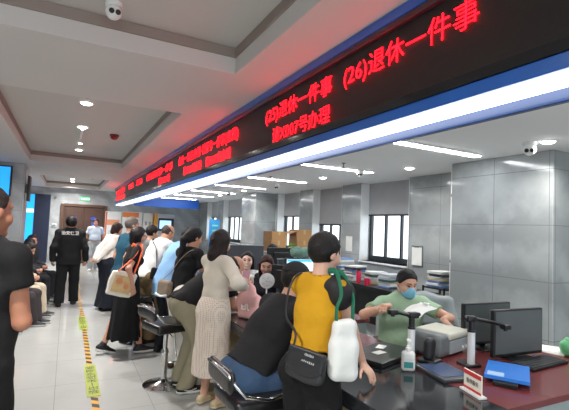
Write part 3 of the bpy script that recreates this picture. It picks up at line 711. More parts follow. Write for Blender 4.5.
# ================================================================== service counter and desks
granite = M('dark polished granite', (42, 44, 47), .09, noise=(70, .45), spec=.6)
tan = M('tan counter front', (176, 158, 116), .55, noise=(3, .06))
red_top = M('dark red desk top', (118, 54, 56), .22, noise=(5, .06))
teal_side = M('grey green desk side', (150, 164, 164), .5)
desk_black = M('black desk top', (38, 37, 38), .35)
t = thing('service_counter', 'long dark polished granite service counter where the visitors stand', 'counter', (1.4, 6.6, 0))
bm = NB(); box(bm, (.325, 0, .755), (.65, 11.9, .05), bevel=.006); box(bm, (.012, 0, .715), (.024, 11.9, .035)); fin('countertop', bm, granite, t)
bm = NB(); box(bm, (.36, 0, .365), (.30, 11.7, .73)); fin('counter_front', bm, tan, t)
bm = NB(); box(bm, (.20, 0, .05), (.02, 11.7, .10)); fin('kick_plate', bm, M('kick plate metal', (120, 120, 118), .3, .8), t)
def desk(lab, pts, x, y, mat):
    t = thing('clerk_desk', lab, 'desk', (x, y, 0), group='red topped clerk desks' if mat is red_top else None)
    bm = NB(); prism(bm, pts, .745, .78); fin('desk_top', bm, mat, t)
    xs = [p[0] for p in pts]; ys = [p[1] for p in pts]
    bm = NB(); box(bm, ((min(xs)+max(xs))/2, min(ys)+.03, .37), (max(xs)-min(xs)-.06, .03, .74)); fin('end_panel', bm, teal_side, t)
    bm = NB(); box(bm, (.05, (min(ys)+max(ys))/2, .37), (.03, max(ys)-min(ys)-.1, .74)); fin('front_panel', bm, teal_side, t)
    bm = NB()
    for yy in (min(ys)+.08, max(ys)-.08): box(bm, (max(p[0] for p in pts if abs(p[1]-(min(ys) if yy < 1 and yy < (min(ys)+max(ys))/2 else max(ys))) < .3)-.06, yy, .37), (.05, .05, .74))
    fin('desk_leg', bm, grey_pl, t)
    return t
desk('dark red topped desk carrying the two big monitors and the blue folder', [(0, 0), (1.55, 0), (1.55, 1.08), (.26, 1.08), (.26, 1.95), (0, 1.95)], 2.055, 1.41, red_top)
for y, l, d in ((3.40, 'second dark red clerk desk, under the monitor with the lit screen', .98), (5.80, 'third dark red clerk desk beyond the smiling clerk', .85), (7.3, 'fourth dark red clerk desk along the counter', 1.5), (9.0, 'fifth dark red clerk desk near the far end of the counter', 1.7)):
    desk(l, [(0, 0), (.72, 0), (.72, d), (0, d)], 2.055, y, red_top)
t = thing('window_desk', 'long black desk under the office windows heaped with papers', 'desk', (4.75, 6.2, 0))
bm = NB(); box(bm, (0, 0, .75), (.66, 3.2, .04), bevel=.004); fin('desk_top', bm, desk_black, t)
bm = NB(); box(bm, (-.25, -1.5, .365), (.04, .04, .73)); fin('leg', bm, black_pl, t)
bm = NB(); box(bm, (-.25, 1.5, .365), (.04, .04, .73)); fin('leg', bm, black_pl, t)
bm = NB(); box(bm, (.25, 0, .36), (.03, 3.1, .72)); fin('back_panel', bm, desk_black, t)

# ================================================================== bar stools
blk_leather = M('black leather', (26, 26, 28), .32, bump=(30, .15))
def stool(lab, x, y, rz):
    t = thing('bar_stool', lab, 'stool', (x, y, 0), rz, 'black and chrome bar stools')
    bm = NB(); lathe(bm, [(.001, 0), (.205, 0), (.205, .012), (.17, .022), (.06, .045), (.032, .07), (.001, .07)], n=32); fin('base_disc', bm, chrome, t, 'auto')
    bm = NB(); cyl(bm, (0, 0, .05), (0, 0, .36), .032, n=16); cyl(bm, (0, 0, .36), (0, 0, .56), .022, n=16); cyl(bm, (0, 0, .33), (0, 0, .37), .042, .03, n=16); fin('post', bm, chrome, t, 'auto')
    # local +y is the side the sitter faces
    F = Field([(rbox(A(0, .0, .60), np.eye(3), A(.195, .19, .045), .035), 0), (rbox(A(0, .17, .585), np.eye(3), A(.19, .03, .055), .028), .03)], .009)
    F.mesh('seat', blk_leather, t)
    F = Field([(rc(A(-.15, -.215, .775), A(.15, -.215, .775), .05, .05, A(0, 1, 0), 2.2), 0), (rc(A(-.15, -.215, .735), A(.15, -.215, .735), .045, .045, A(0, 1, 0), 2.2), .03)], .008)
    F.mesh('backrest', blk_leather, t)
    bm = NB()
    for sg in (-1, 1): pass
    pts = [(.19, .15, .64), (.205, .0, .645), (.205, -.14, .68), (.20, -.20, .75), (.17, -.235, .80), (0, -.245, .815), (-.17, -.235, .80), (-.20, -.20, .75), (-.205, -.14, .68), (-.205, 0, .645), (-.19, .15, .64)]
    tube(bm, pts, .011, 8); fin('back_frame', bm, chrome, t, True)
    bm = NB(); pts = [(.19, .16, .60), (.195, .20, .52), (.175, .215, .28), (.15, .22, .21), (0, .235, .20), (-.15, .22, .21), (-.175, .215, .28), (-.195, .20, .52), (-.19, .16, .60)]
    tube(bm, pts, .010, 8); cyl(bm, (0, .235, .20), (0, .03, .22), .009); fin('footrest', bm, chrome, t, True)
    bm = NB(); tube(bm, [(.03, 0, .54), (.12, -.02, .54), (.2, -.03, .53)], .006); fin('lever', bm, chrome, t, True)
    return t
stool('empty bar stool with black seat behind the beige-skirted woman', .98, 4.45, -74)
stool('bar stool carrying the person in blue jeans', 1.10, 2.47, -88)
stool('bar stool farther back, mostly hidden beside the black dress', .93, 6.15, -90)

# ================================================================== office chairs
def chair(lab, x, y, rz, fab, hb=.95, grp='office chairs behind the counter'):
    t = thing('office_chair', lab, 'chair', (x, y, 0), rz, grp)
    F = Field([(rbox(A(0, 0, .45), np.eye(3), A(.24, .235, .04), .035), 0)], .014); F.mesh('seat', fab, t)
    F = Field([(rbox(A(0, -.25, (hb+.55)/2), np.eye(3), A(.225, .028, (hb-.55)/2), .026), 0)], .012); F.mesh('backrest', fab, t)
    bm = NB(); tube(bm, [(0, -.06, .42), (0, -.24, .44), (0, -.29, .56), (0, -.285, .7)], .018); fin('back_bracket', bm, black_pl, t, True)
    bm = NB(); cyl(bm, (0, 0, .10), (0, 0, .42), .026); fin('gas_post', bm, black_pl, t, 'auto')
    for i in range(5):
        a = rad(72*i+20); c, s_ = math.cos(a), math.sin(a)
        bm = NB(); tube(bm, [(0, 0, .11), (.15*c, .15*s_, .10), (.28*c, .28*s_, .07)], .016); lg = fin('leg', bm, black_pl, t, True)
        bm = NB(); cyl(bm, (.28*c-.012*s_, .28*s_+.012*c, .028), (.28*c+.012*s_, .28*s_-.012*c, .028), .028); fin('caster', bm, black_pl, lg, 'auto')
    for sg in (-1, 1):
        bm = NB(); tube(bm, [(sg*.2, .05, .43), (sg*.28, .05, .46), (sg*.285, .04, .64)], .014); box(bm, (sg*.285, 0, .655), (.055, .26, .03), bevel=.012); fin('armrest', bm, black_pl, t, True)
    return t
mesh_blk = M('black mesh fabric', (34, 35, 38), .8, bump=(120, .4))
white_fab = M('pale grey fabric', (206, 210, 208), .8, bump=(60, .2))
chair('pale backed office chair holding the clerk in the green polo', 2.92, 3.0, 165, white_fab, 1.0)
chair('black office chair draped with a grey hoodie', 3.55, 3.32, 150, mesh_blk, .92)
chair('black office chair of the smiling clerk', 2.28, 5.40, 138, mesh_blk, .95)
chair('black office chair of the clerk with reddish hair', 2.38, 4.83, 112, mesh_blk, .95)
chair('black office chair of the dark-haired man at the rear desk', 3.1, 6.35, 100, mesh_blk, .95)
# grey hoodie over the chair
B3 = np.eye(3); hr = np.array([[math.cos(rad(150)), math.sin(rad(150)), 0], [-math.sin(rad(150)), math.cos(rad(150)), 0], [0, 0, 1]])
hc = A(3.55, 3.32, 0)-hr[1]*.25
F = Field([(rbox(hc+A(0, 0, .80), hr, A(.27, .055, .17), .05), 0), (rc(hc-hr[0]*.25+A(0, 0, .9), hc-hr[0]*.33+hr[1]*.06+A(0, 0, .55), .06, .05), .04), (rc(hc+hr[0]*.25+A(0, 0, .9), hc+hr[0]*.31+hr[1]*.08+A(0, 0, .58), .06, .05), .04), (ell(hc+A(0, 0, .95)-hr[1]*.04, hr, (.16, .07, .05)), .04)], .010)
F.folds(.007, 7, 2.)
tag(F.mesh('hoodie', cloth('hoodie', (140, 148, 150)), None), 'grey hooded top draped over a chair beside the green-shirted clerk', 'hoodie')

# ================================================================== things on the near counter
TOP = .78
def flat_thing(name, lab, cat, x, y, z, rz, group=None): return thing(name, lab, cat, (x, y, z), rz, group)
t = flat_thing('laptop', 'closed black laptop lying on the granite counter by the resting hand', 'laptop', 2.03, 2.35, TOP, 18)
bm = NB(); box(bm, (0, 0, .012), (.50, .31, .016), bevel=.006); fin('base', bm, black_pl, t)
bm = NB(); box(bm, (0, 0, .028), (.50, .31, .014), bevel=.006); fin('lid', bm, M('laptop lid', (40, 42, 45), .3), t)
for k, (dx, dy) in enumerate(((-.2, -.11), (.2, -.11), (-.2, .11), (.2, .11))):
    bm = NB(); lathe(bm, [(.001, 0), (.012, 0), (.012, .004), (.001, .004)], (dx, dy, 0), 10); fin('foot', bm, black_pl, t)
paper_m = M('white paper', (236, 236, 232), .8)
for x, y, rz, l in ((1.99, 2.33, 12, 'small white card lying on the closed laptop'), (2.10, 2.44, 35, 'white slip of paper on the far edge of the laptop'), (2.24, 2.50, 10, 'folded white slip behind the hand gel bottle')):
    bm = NB(); box(bm, (0, 0, .001), (.10, .06, .002)); o = fin('paper_slip', bm, paper_m); o.location = (x, y, TOP+.0352 if x < 2.2 else TOP); o.rotation_euler = (0, 0, rad(rz)); tag(o, l, 'paper', 'paper slips by the laptop')
t = flat_thing('sanitizer_bottle', 'white hand gel pump bottle with a teal label on the counter', 'bottle', 1.985, 2.045, TOP, -38)
F = Field([(rbox(A(0, 0, .062), B3, A(.042, .026, .062), .02), 0)], .005); F.mesh('bottle_body', white_pl, t)
bm = NB(); lathe(bm, [(.001, .12), (.018, .12), (.018, .145), (.011, .15), (.011, .158), (.007, .16), (.007, .185), (.001, .185)], n=16); fin('pump_collar', bm, white_pl, t, 'auto')
bm = NB(); box(bm, (0, -.012, .192), (.024, .055, .014), bevel=.005); fin('pump_head', bm, white_pl, t)
bm = NB(); box(bm, (0, -.0265, .055), (.056, .002, .06)); lb = fin('label', bm, M('label teal', (60, 150, 150), .5), t)
bm = NB(); box(bm, (0, -.0275, .075), (.056, .002, .026)); fin('label_top', bm, M('label pale', (222, 228, 226), .5), lb)
def doc_camera(lab, x, y, rz, hgt, arm, drop):
    t = flat_thing('document_camera', lab, 'document camera', x, y, TOP, rz, 'document cameras on the counter')
    bm = NB(); box(bm, (0, .02, .008), (.11, .12, .016), bevel=.006); fin('base', bm, black_pl, t)
    bm = NB(); cyl(bm, (0, 0, .016), (0, 0, hgt*.72), .024, n=16); fin('pole', bm, M('silver pole', (226, 228, 228), .35, .2), t, 'auto')
    bm = NB(); cyl(bm, (0, 0, hgt*.72), (0, 0, hgt*.76), .026, n=16); cyl(bm, (0, 0, hgt*.76), (0, 0, hgt*.96), .020, n=16); fin('pole_collar', bm, black_pl if drop else M('silver pole', (196, 200, 202)), t, 'auto')
    bm = NB(); tube(bm, [(-.06, 0, hgt+.004), (.02, 0, hgt), (arm*.6, 0, hgt-drop*.5), (arm, 0, hgt-drop)], .016, 10, flat=.012); box(bm, (-.01, 0, hgt), (.075, .045, .04), bevel=.01); fin('arm', bm, black_pl, t, 'auto')
    bm = NB(); box(bm, (arm+.0, 0, hgt-drop-.006), (.06, .05, .034), bevel=.008); cyl(bm, (arm, 0, hgt-drop-.022), (arm, 0, hgt-drop-.034), .014); fin('camera_head', bm, black_pl, t, 'auto')
doc_camera('document camera with thick white pole in front of the left monitor', 2.47, 1.965, -8, .315, .30, .06)
doc_camera('document camera with slim silver pole in front of the green-shirted clerk', 2.10, 2.14, 172, .325, .15, -.03)
t = flat_thing('scanner', 'grey and beige desktop scanner beside the clerk in green', 'scanner', 2.53, 2.31, TOP, 14)
F = Field([(rbox(A(0, 0, .082), B3, A(.205, .135, .078), .03), 0)], .008); F.mesh('body', M('scanner grey', (112, 117, 119), .45), t)
bm = NB(); box(bm, (.06, -.005, .142), (.31, .285, .05), bevel=.018); fin('lid', bm, M('scanner beige', (205, 204, 190), .5), t)
bm = NB(); box(bm, (.06, -.138, .065), (.28, .012, .09), bevel=.005); fp = fin('front_panel', bm, M('scanner light grey', (158, 164, 166), .45), t)
for dx in (.10, .15): 
    bm = NB(); lathe(bm, [(.001, 0), (.011, 0), (.011, .006), (.001, .006)], (dx, -.144, .05), 12, (0, -1, 0)); fin('button', bm, white_pl, fp)
t = flat_thing('phone_handset', 'black desk phone with round handset beside the beige scanner', 'telephone', 2.225, 2.095, TOP, 20)
bm = NB(); box(bm, (0, .0, .02), (.11, .13, .04), bevel=.012); fin('base', bm, black_pl, t)
F = Field([(rc(A(-.03, 0, .06), A(-.03, 0, .15), .03, .028), 0), (rc(A(.01, 0, .07), A(.015, 0, .14), .03, .034), .04)], .006); F.mesh('handset', black_pl, t)
bm = NB(); tube(bm, [(.05, .02, .03), (.12, .04, .02), (.2, .02, .015), (.26, .07, .01), (.30, .04, .01)], .004); fin('cord', bm, white_pl, t, True)
t = flat_thing('signature_tablet', 'dark signature tablet with bluish screen lying on the counter', 'tablet', 2.16, 1.915, TOP, -10)
bm = NB(); box(bm, (0, 0, .012), (.235, .30, .024), bevel=.008); fin('case', bm, M('tablet case', (58, 62, 68), .35), t)
bm = NB(); box(bm, (0, .01, .025), (.19, .235, .003)); fin('screen', bm, M('tablet screen', (76, 92, 128), .12), t)
t = flat_thing('name_plate', 'small white name plate with red bands standing on the counter edge', 'name plate', 2.055, 1.62, TOP, -105)
bm = NB(); box(bm, (0, 0, .006), (.17, .05, .012), bevel=.003); fin('foot', bm, white_pl, t)
bm = NB(); box(bm, (0, 0, .066), (.15, .008, .108), bevel=.002); pl = fin('plate', bm, M('plate ivory', (238, 234, 222), .3), t)
rb = M('plate red', (206, 62, 66), .5)
bm = NB(); box(bm, (0, -.005, .105), (.148, .002, .022)); fin('red_band', bm, rb, pl)
bm = NB(); box(bm, (0, -.005, .022), (.148, .002, .012)); fin('red_band', bm, rb, pl)
text('plate_text', '暂停服务', .03, M('plate ink', (70, 54, 50), .6), (-.05, -.0048, .052), (1, 0, 0), (0, 0, 1), pl, ext=.0004, width=.10)
t = flat_thing('card_reader', 'flat black card reader lying under the blue folder', 'card reader', 2.47, 1.71, TOP, 33)
bm = NB(); box(bm, (0, 0, .014), (.36, .13, .028), bevel=.006); fin('case', bm, black_pl, t)
bm = NB(); box(bm, (0, 0, .0285), (.1, .06, .002)); fin('reader_pad', bm, grey_pl, t)
t = flat_thing('folder', 'bright blue plastic folder lying beside the name plate', 'folder', 2.49, 1.715, TOP+.0295, 33)
blue_f = M('blue folder plastic', (52, 128, 222), .3, noise=(4, .05))
bm = NB(); box(bm, (0, 0, .002), (.345, .24, .004), bevel=.001, seg=1); fin('back_cover', bm, blue_f, t)
bm = NB(); box(bm, (0, -.004, .010), (.33, .225, .012)); fin('sheets', bm, paper_m, t)
bm = NB(); box(bm, (0, 0, .018), (.345, .24, .004), bevel=.001, seg=1); fin('front_cover', bm, blue_f, t)
bm = NB(); box(bm, (-.171, 0, .010), (.004, .24, .02), bevel=.001, seg=1); fin('spine', bm, blue_f, t)
bm = NB(); box(bm, (-.12, .06, .0203), (.08, .09, .001)); fin('label', bm, M('folder label', (176, 206, 240), .4), t)
key_m = M('keyboard keys', (48, 50, 54), .45)
def keyboard(lab, x, y, rz):
    t = flat_thing('keyboard', lab, 'keyboard', x, y, TOP, rz, 'black keyboards')
    bm = NB(); box(bm, (0, 0, .010), (.45, .165, .018), bevel=.005); fin('case', bm, black_pl, t)
    bm = NB()
    for r in range(5):
        for c in range(15):
            if r == 0 and 3 < c < 9: continue
            box(bm, (-.20+c*.0284, -.058+r*.029, .0215), (.023, .023, .007))
        if r == 0: box(bm, (-.2+6*.0284, -.058, .0215), (.138, .023, .007))
    fin('keys', bm, key_m, t)
    return t
keyboard('black keyboard on the red desk in front of the right monitor', 2.985, 1.82, 4)
screen_off = M('switched off screen', (92, 98, 100), .16, spec=.6)
def monitor(lab, x, y, rz, w_=.49, h_=.31, zb=.82, scrm=None, group='computer monitors', tilt=0):
    t = flat_thing('monitor', lab, 'monitor', x, y, TOP, rz, group); zc = zb-TOP+h_/2
    bm = NB(); box(bm, (0, .02, .006), (.24, .18, .012), bevel=.005); fin('foot', bm, black_pl, t)
    bm = NB(); box(bm, (0, .06, (zc+.02)/2), (.06, .03, zc+.02), bevel=.006); fin('stand', bm, black_pl, t)
    bm = NB(); box(bm, (0, .02, zc), (w_, .035, h_), bevel=.008); box(bm, (0, .042, zc), (w_*.6, .03, h_*.6), bevel=.01); fin('case', bm, black_pl, t)
    bm = NB(); box(bm, (0, .0015, zc+.006), (w_-.03, .004, h_-.036)); fin('screen', bm, scrm or screen_off, t)
    return t
monitor('switched-off monitor with the keyboard in front of it on the red desk', 2.975, 1.96, -4, .51, .335, .80)
monitor('switched-off monitor behind the white camera pole on the red desk', 2.98, 2.22, -4, .50, .32, .815)
t = flat_thing('paper_stack', 'white sheets lying behind the right monitor beside the green pot', 'paper', 3.42, 2.05, TOP, 20)
bm = NB(); box(bm, (0, 0, .003), (.21, .30, .006)); fin('sheets', bm, paper_m, t)
bm = NB(); box(bm, (.02, .02, .008), (.21, .30, .004), rot=8); fin('top_sheet', bm, paper_m, t)
t = flat_thing('tape_dispenser', 'cream and brown tape dispenser at the back of the red desk', 'tape dispenser', 3.48, 2.28, TOP, 70)
bm = NB(); pts = [(-.09, 0), (.09, 0), (.09, .03), (.04, .05), (-.02, .09), (-.07, .09), (-.09, .05)]; prism(bm, pts, -.03, .03, lambda a, b, z: (a, z, b)); fin('body', bm, M('cream plastic', (222, 210, 180), .4), t)
bm = NB(); lathe(bm, [(.02, -.012), (.045, -.012), (.045, .012), (.02, .012)], (-.03, 0, .075), 20, (0, 1, 0)); fin('tape_roll', bm, M('brown tape', (140, 96, 66), .4), t)
t = flat_thing('round_pot', 'round pale green pot at the picture edge of the red desk', 'pot', 3.45, 1.86, TOP, 0)
green_p = M('pale green plastic', (110, 196, 136), .35)
bm = NB(); lathe(bm, [(.001, 0), (.045, 0), (.07, .02), (.082, .055), (.076, .09), (.055, .11), (.001, .112)], n=28); fin('pot_body', bm, green_p, t, 'auto')
bm = NB(); lathe(bm, [(.001, .112), (.05, .113), (.04, .128), (.012, .134), (.012, .15), (.001, .152)], n=20); fin('lid', bm, green_p, t, 'auto')
t = flat_thing('coaster', 'brown coaster lying on the red desk by the green pot', 'coaster', 3.30, 1.72, TOP, 10)
bm = NB(); lathe(bm, [(.001, 0), (.07, 0), (.07, .008), (.05, .012), (.001, .012)], n=24); fin('disc', bm, M('brown wood', (96, 58, 46), .4), t, 'auto')
bm = NB(); lathe(bm, [(.05, .012), (.062, .012), (.062, .016), (.05, .016)], n=24); fin('rim', bm, M('brown wood rim', (80, 46, 38), .4), t, 'auto')

# ================================================================== things on the counter farther along
t = flat_thing('tote_bag', 'pink canvas tote bag standing on the granite counter', 'bag', 1.60, 3.74, TOP, -62)
pink = cloth('pink canvas', (224, 172, 170))
F = Field([(rc(A(-.05, 0, .05), A(.07, 0, .05), .05, .05, A(0, 1, 0), 1.1), 0), (rbox(A(.0, 0, .12), B3, A(.125, .05, .12), .04), .05), (rc(A(-.06, 0, .18), A(.0, 0, .28), .075, .045, A(0, 1, 0), 1.6), .08)], .009)
F.half(A(0, 0, .003), -UP); F.folds(.007, 9, 1.); F.mesh('bag_body', pink, t)
bm = NB(); tube(bm, arc((-.05, -.01, .31), (.05, -.01, .29), (-.01, 0, .035), 10), .012, 8, flat=.005); fin('bag_handle', bm, pink, t, True)
text('bag_text', 'ER', .085, M('bag print', (250, 236, 230), .8), (-.06, -.057, .09), (1, 0, 0), (0, 0, 1), t, bold=.003, ext=.003)
t = flat_thing('desk_fan', 'small white desk fan standing on the printed box', 'fan', 1.90, 4.02, TOP+.131, -36)
bm = NB(); lathe(bm, [(.001, 0), (.06, 0), (.06, .015), (.02, .03), (.012, .05), (.012, .17), (.001, .17)], n=20); fin('base', bm, white_pl, t, 'auto')
t.scale = (.68, .68, .68)
bm = NB(); lathe(bm, [(.001, 0), (.105, 0), (.105, .004), (.001, .004)], (0, .034, .27), 28, (0, 1, 0)); fin('back_shell', bm, white_pl, t, 'auto')
bm = NB()
for k, (r, yy) in enumerate(((.11, -.02), (.11, .03), (.085, -.032), (.055, -.038), (.03, -.04))): tube(bm, [(r*math.cos(a*2*math.pi/28), yy, .27+r*math.sin(a*2*math.pi/28)) for a in range(28)], .006 if k < 2 else .0035, 6, closed=True)
for k in range(24):
    a = k*2*math.pi/24; tube(bm, [(.02*math.cos(a), -.04, .27+.02*math.sin(a)), (.085*math.cos(a), -.032, .27+.085*math.sin(a)), (.11*math.cos(a), -.02, .27+.11*math.sin(a)), (.11*math.cos(a), .03, .27+.11*math.sin(a)), (.04*math.cos(a), .055, .27+.04*math.sin(a))], .0026, 5)
fin('cage', bm, white_pl, t, True)
bm = NB(); lathe(bm, [(.001, 0), (.035, 0), (.03, .05), (.001, .055)], (0, .03, .27), 16, (0, 1, 0)); fin('motor', bm, white_pl, t, 'auto')
bm = NB()
for k in range(5):
    a = k*2*math.pi/5
    ring_mesh(bm, [[(r*math.cos(a+d), .004+.018*q+oo, .27+r*math.sin(a+d)) for d, q in ((-.35, -1), (.35, 1))]+[(r*math.cos(a+d), .007+.018*q+oo, .27+r*math.sin(a+d)) for d, q in ((.35, 1), (-.35, -1))] for r, oo in ((.02, 0), (.06, 0), (.092, 0))])
lathe(bm, [(.001, -.012), (.022, -.012), (.022, .02), (.001, .02)], (0, .0, .27), 16, (0, 1, 0))
fin('fan_blade', bm, M('fan blade white', (214, 220, 222), .35), t, True)
t = flat_thing('gift_box', 'white printed box standing on the counter under the fan', 'box', 1.99, 4.17, TOP, -42)
t.location = (1.90, 4.02, TOP)
bm = NB(); box(bm, (0, 0, .065), (.21, .12, .13), bevel=.004); fin('carton', bm, white_pl, t)
for nm, dx, dz, w_, h_, c in (('yellow_print', -.06, .07, .05, .07, (220, 206, 90)), ('dark_print', -.03, .05, .02, .04, (90, 120, 70)), ('red_print', .03, .08, .025, .05, (170, 110, 100)), ('grey_print', .07, .08, .02, .04, (90, 96, 104))):
    bm = NB(); box(bm, (dx, -.0605, dz), (w_, .002, h_)); fin(nm, bm, M('print %d %d %d' % c, c, .5), t)
t = flat_thing('white_scanner', 'tall white upright scanner beside the desk fan', 'scanner', 1.84, 4.30, TOP, -40)
bm = NB(); box(bm, (0, .0, .012), (.18, .2, .024), bevel=.008); fin('base', bm, white_pl, t)
bm = NB(); box(bm, (-.06, .05, .17), (.05, .045, .32), bevel=.012); fin('post', bm, white_pl, t)
bm = NB(); box(bm, (-.03, -.03, .325), (.10, .2, .035), bevel=.012); fin('head', bm, white_pl, t)
rr = random.Random(8)
def sheets(lab, x, y, z, rz, n=3, sz=(.21, .297), m=None, group='loose papers on the counter'):
    t = thing('paper_stack', lab, 'paper', (x, y, z), rz, group)
    for k in range(n):
        bm = NB(); box(bm, (rr.uniform(-.012, .012), rr.uniform(-.012, .012), .003+.005*k), (sz[0], sz[1], .005), rot=rr.uniform(-6, 6)); fin('sheet', bm, m or paper_m, t)
    return t
sheets('white papers on the counter just beyond the pink bag', 1.86, 4.72, TOP, 20)
sheets('white papers on the counter beside the printed box', 1.74, 3.45, TOP, -30)
sheets('white forms on the counter in front of the smiling clerk', 1.9, 5.2, TOP, 10)
sheets('white forms at the counter before the man in white', 1.8, 6.4, TOP, 10)
sheets('papers on the red desk behind the fan', 2.35, 4.1, TOP, 30, 4)
lit_scr = M('lit blue white screen', (196, 220, 246), .3, emit=.75, noise=(2, .1))
m_ = monitor('large monitor with a bright blue-white screen facing the counter', 2.30, 3.78, -6, .60, .35, 1.0, lit_scr)
bm = NB(); box(bm, (0, -.002, .545), (.56, .003, .02)); fin('task_bar', bm, M('screen teal bar', (60, 170, 190), .3, emit=.6), m_)
monitor('black backed monitor beside the clerk with reddish hair', 2.27, 4.28, 115, .40, .27, .96)
monitor('black backed monitor behind the smiling clerk', 2.9, 5.72, 190, .50, .34, 1.02)
t = thing('back_desk', 'black desk behind the clerk with reddish hair', 'desk', (3.1, 5.75, 0))
bm = NB(); box(bm, (0, 0, .76), (.9, .7, .04), bevel=.004); fin('desk_top', bm, desk_black, t)
for sx in (-.4, .4):
    for sy in (-.3, .3):
        bm = NB(); box(bm, (sx, sy, .37), (.04, .04, .74)); fin('leg', bm, black_pl, t)
keyboard('black keyboard on the second red desk', 2.42, 3.62, -6)
t = flat_thing('computer_mouse', 'dark mouse on the second red desk beside the keyboard', 'mouse', 2.18, 3.66, TOP, 10)
F = Field([(ell(A(0, 0, .008), B3, (.03, .052, .028)), 0)], .004); F.half(A(0, 0, 0), -UP); F.mesh('shell', black_pl, t)
bm = NB(); cyl(bm, (-.004, .025, .033), (.004, .025, .033), .006); fin('scroll_wheel', bm, grey_pl, t)
# low partitions with the green knitted cushion on top
def partition(lab, x, y, w_, h_, rz):
    t = thing('desk_partition', lab, 'partition', (x, y, 0), rz, 'low grey office partitions')
    bm = NB(); box(bm, (0, 0, h_/2), (w_, .04, h_), bevel=.004); fin('panel', bm, M('partition cloth', (74, 79, 86), .85, bump=(120, .2)), t)
    bm = NB(); box(bm, (0, 0, h_+.006), (w_+.01, .05, .012), bevel=.003); fin('top_rail', bm, M('partition rail', (150, 152, 154), .35, .5), t)
partition('low dark partition under the knitted green cushion', 2.51, 4.42, .58, 1.285, 0)
partition('low dark partition behind the smiling clerk', 2.62, 6.75, .95, 1.33, 0)
F = Field([(ell(A(2.47, 4.42, 1.372), B3, (.085, .07, .07)), 0), (ell(A(2.60, 4.425, 1.362), B3, (.10, .07, .075)), .03)], .008); F.half(A(0, 0, 1.298), -UP); F.folds(.006, 18, .4)
tag(F.mesh('knitted_cushion', M('knitted green wool', (132, 168, 152), .95, noise=(40, .3), bump=(70, .8))), 'rumpled green knitted cushion perched on the partition', 'cushion')
# cabinet with cartons
t = thing('filing_cabinet', 'low grey filing cabinet carrying the brown cartons', 'cabinet', (4.38, 8.2, 0))
bm = NB(); box(bm, (0, 0, .575), (1.3, .5, 1.15), bevel=.006); fin('body', bm, M('cabinet grey', (168, 172, 174), .5), t)
for sx in (-.3, .3):
    bm = NB(); box(bm, (sx, -.255, .58), (.57, .015, 1.08), bevel=.004); dr = fin('door', bm, M('cabinet door grey', (178, 182, 184), .5), t)
    bm = NB(); box(bm, (sx*.2, -.27, .62), (.02, .02, .14), bevel=.004); fin('handle', bm, chrome, dr)
kraft = M('brown carton', (178, 136, 90), .75, noise=(3, .08)); kraft_s = M('carton tape', (196, 164, 116), .4)
def carton(lab, x, y, z, sx, sy, sz, rz=0, flap=False):
    t = thing('carton', lab, 'box', (x, y, z), rz, 'brown cartons on the filing cabinet')
    bm = NB(); box(bm, (0, 0, sz/2), (sx, sy, sz), bevel=.003); fin('box', bm, kraft, t)
    bm = NB(); box(bm, (0, 0, sz+.0006), (.05, sy, .001)); box(bm, (0, -sy/2-.0006, sz*.8), (.05, .001, sz*.4)); fin('tape_strip', bm, kraft_s, t)
    if flap:
        bm = NB(); box(bm, (-sx/2-.09, 0, sz-.03), (.2, sy, .005), rot=Matrix.Rotation(0, 3, 'Y')); bmesh.ops.rotate(bm, cent=(-sx/2, 0, sz), matrix=Matrix.Rotation(rad(-22), 3, 'Y'), verts=bm.verts[:]); fin('open_flap', bm, M('carton flap', (196, 158, 116), .75), t)
        bm = NB(); box(bm, (-sx/2-.001, 0, sz*.62), (.002, sy*.7, sz*.45)); fin('red_label', bm, M('red carton label', (160, 64, 66), .6), t)
carton('brown carton at the bottom of the closed pair', 4.02, 8.2, 1.152, .36, .40, .235)
carton('brown carton on top of the closed pair', 4.02, 8.2, 1.389, .36, .40, .19, 2)
carton('brown carton under the open one with the red label', 4.62, 8.15, 1.152, .36, .40, .25)
carton('open brown carton with a flap sticking out and red label', 4.62, 8.15, 1.4025, .36, .40, .235, -2, True)
t = thing('potted_plant', 'small bright green plant between the two carton stacks', 'plant', (4.335, 8.05, 1.152))
bm = NB(); lathe(bm, [(.001, 0), (.035, 0), (.045, .07), (.038, .07), (.001, .06)], n=16); fin('pot', bm, white_pl, t, 'auto')
bm = NB()
for k in range(26):
    a = rr.uniform(0, 6.28); r = rr.uniform(.02, .09); z = rr.uniform(.1, .19); d = Vector((math.cos(a), math.sin(a), .5)).normalized(); s_ = d.cross(Vector((0, 0, 1))).normalized()*.018; c = Vector((r*math.cos(a), r*math.sin(a), z)); n_ = d.cross(s_).normalized()*.002
    ring_mesh(bm, [[c-d*.03-s_*.2, c-d*.03+s_*.2, c-d*.03+n_], [c-s_, c+s_, c+n_], [c+d*.04-s_*.2, c+d*.04+s_*.2, c+d*.04+n_]])
    tube(bm, [(0, 0, .06), c-d*.03], .002, 4)
fin('leaves', bm, M('leaf green', (96, 176, 52), .5), t)
# papers, files and small things on the desk under the windows
cols = [(214, 216, 216), (96, 120, 170), (200, 202, 204), (60, 62, 68), (176, 182, 190), (206, 208, 206), (226, 224, 218), (110, 140, 190), (60, 90, 80), (196, 176, 140)]
def file_pile(lab, x, y, z, n, rz, th=(.02, .045)):
    zz = z
    for k in range(n):
        h = rr.uniform(*th); c = cols[rr.randrange(len(cols))]
        bm = NB(); box(bm, (0, 0, h/2), (.32, .24, h), bevel=.003, seg=1)
        o = fin('document_file', bm, M('file %d %d %d' % c, c, .6)); o.location = (x+rr.uniform(-.015, .015), y+rr.uniform(-.015, .015), zz); o.rotation_euler = (0, 0, rad(rz+rr.uniform(-8, 8)))
        tag(o, lab, 'file', lab.replace('file in', 'files in')); zz += h+.0005
file_pile('coloured file in the pile at the window end of the black desk', 4.72, 7.3, .772, 8, 10)
file_pile('coloured file in the pile before the window with three panes', 4.80, 6.72, .772, 10, -5)
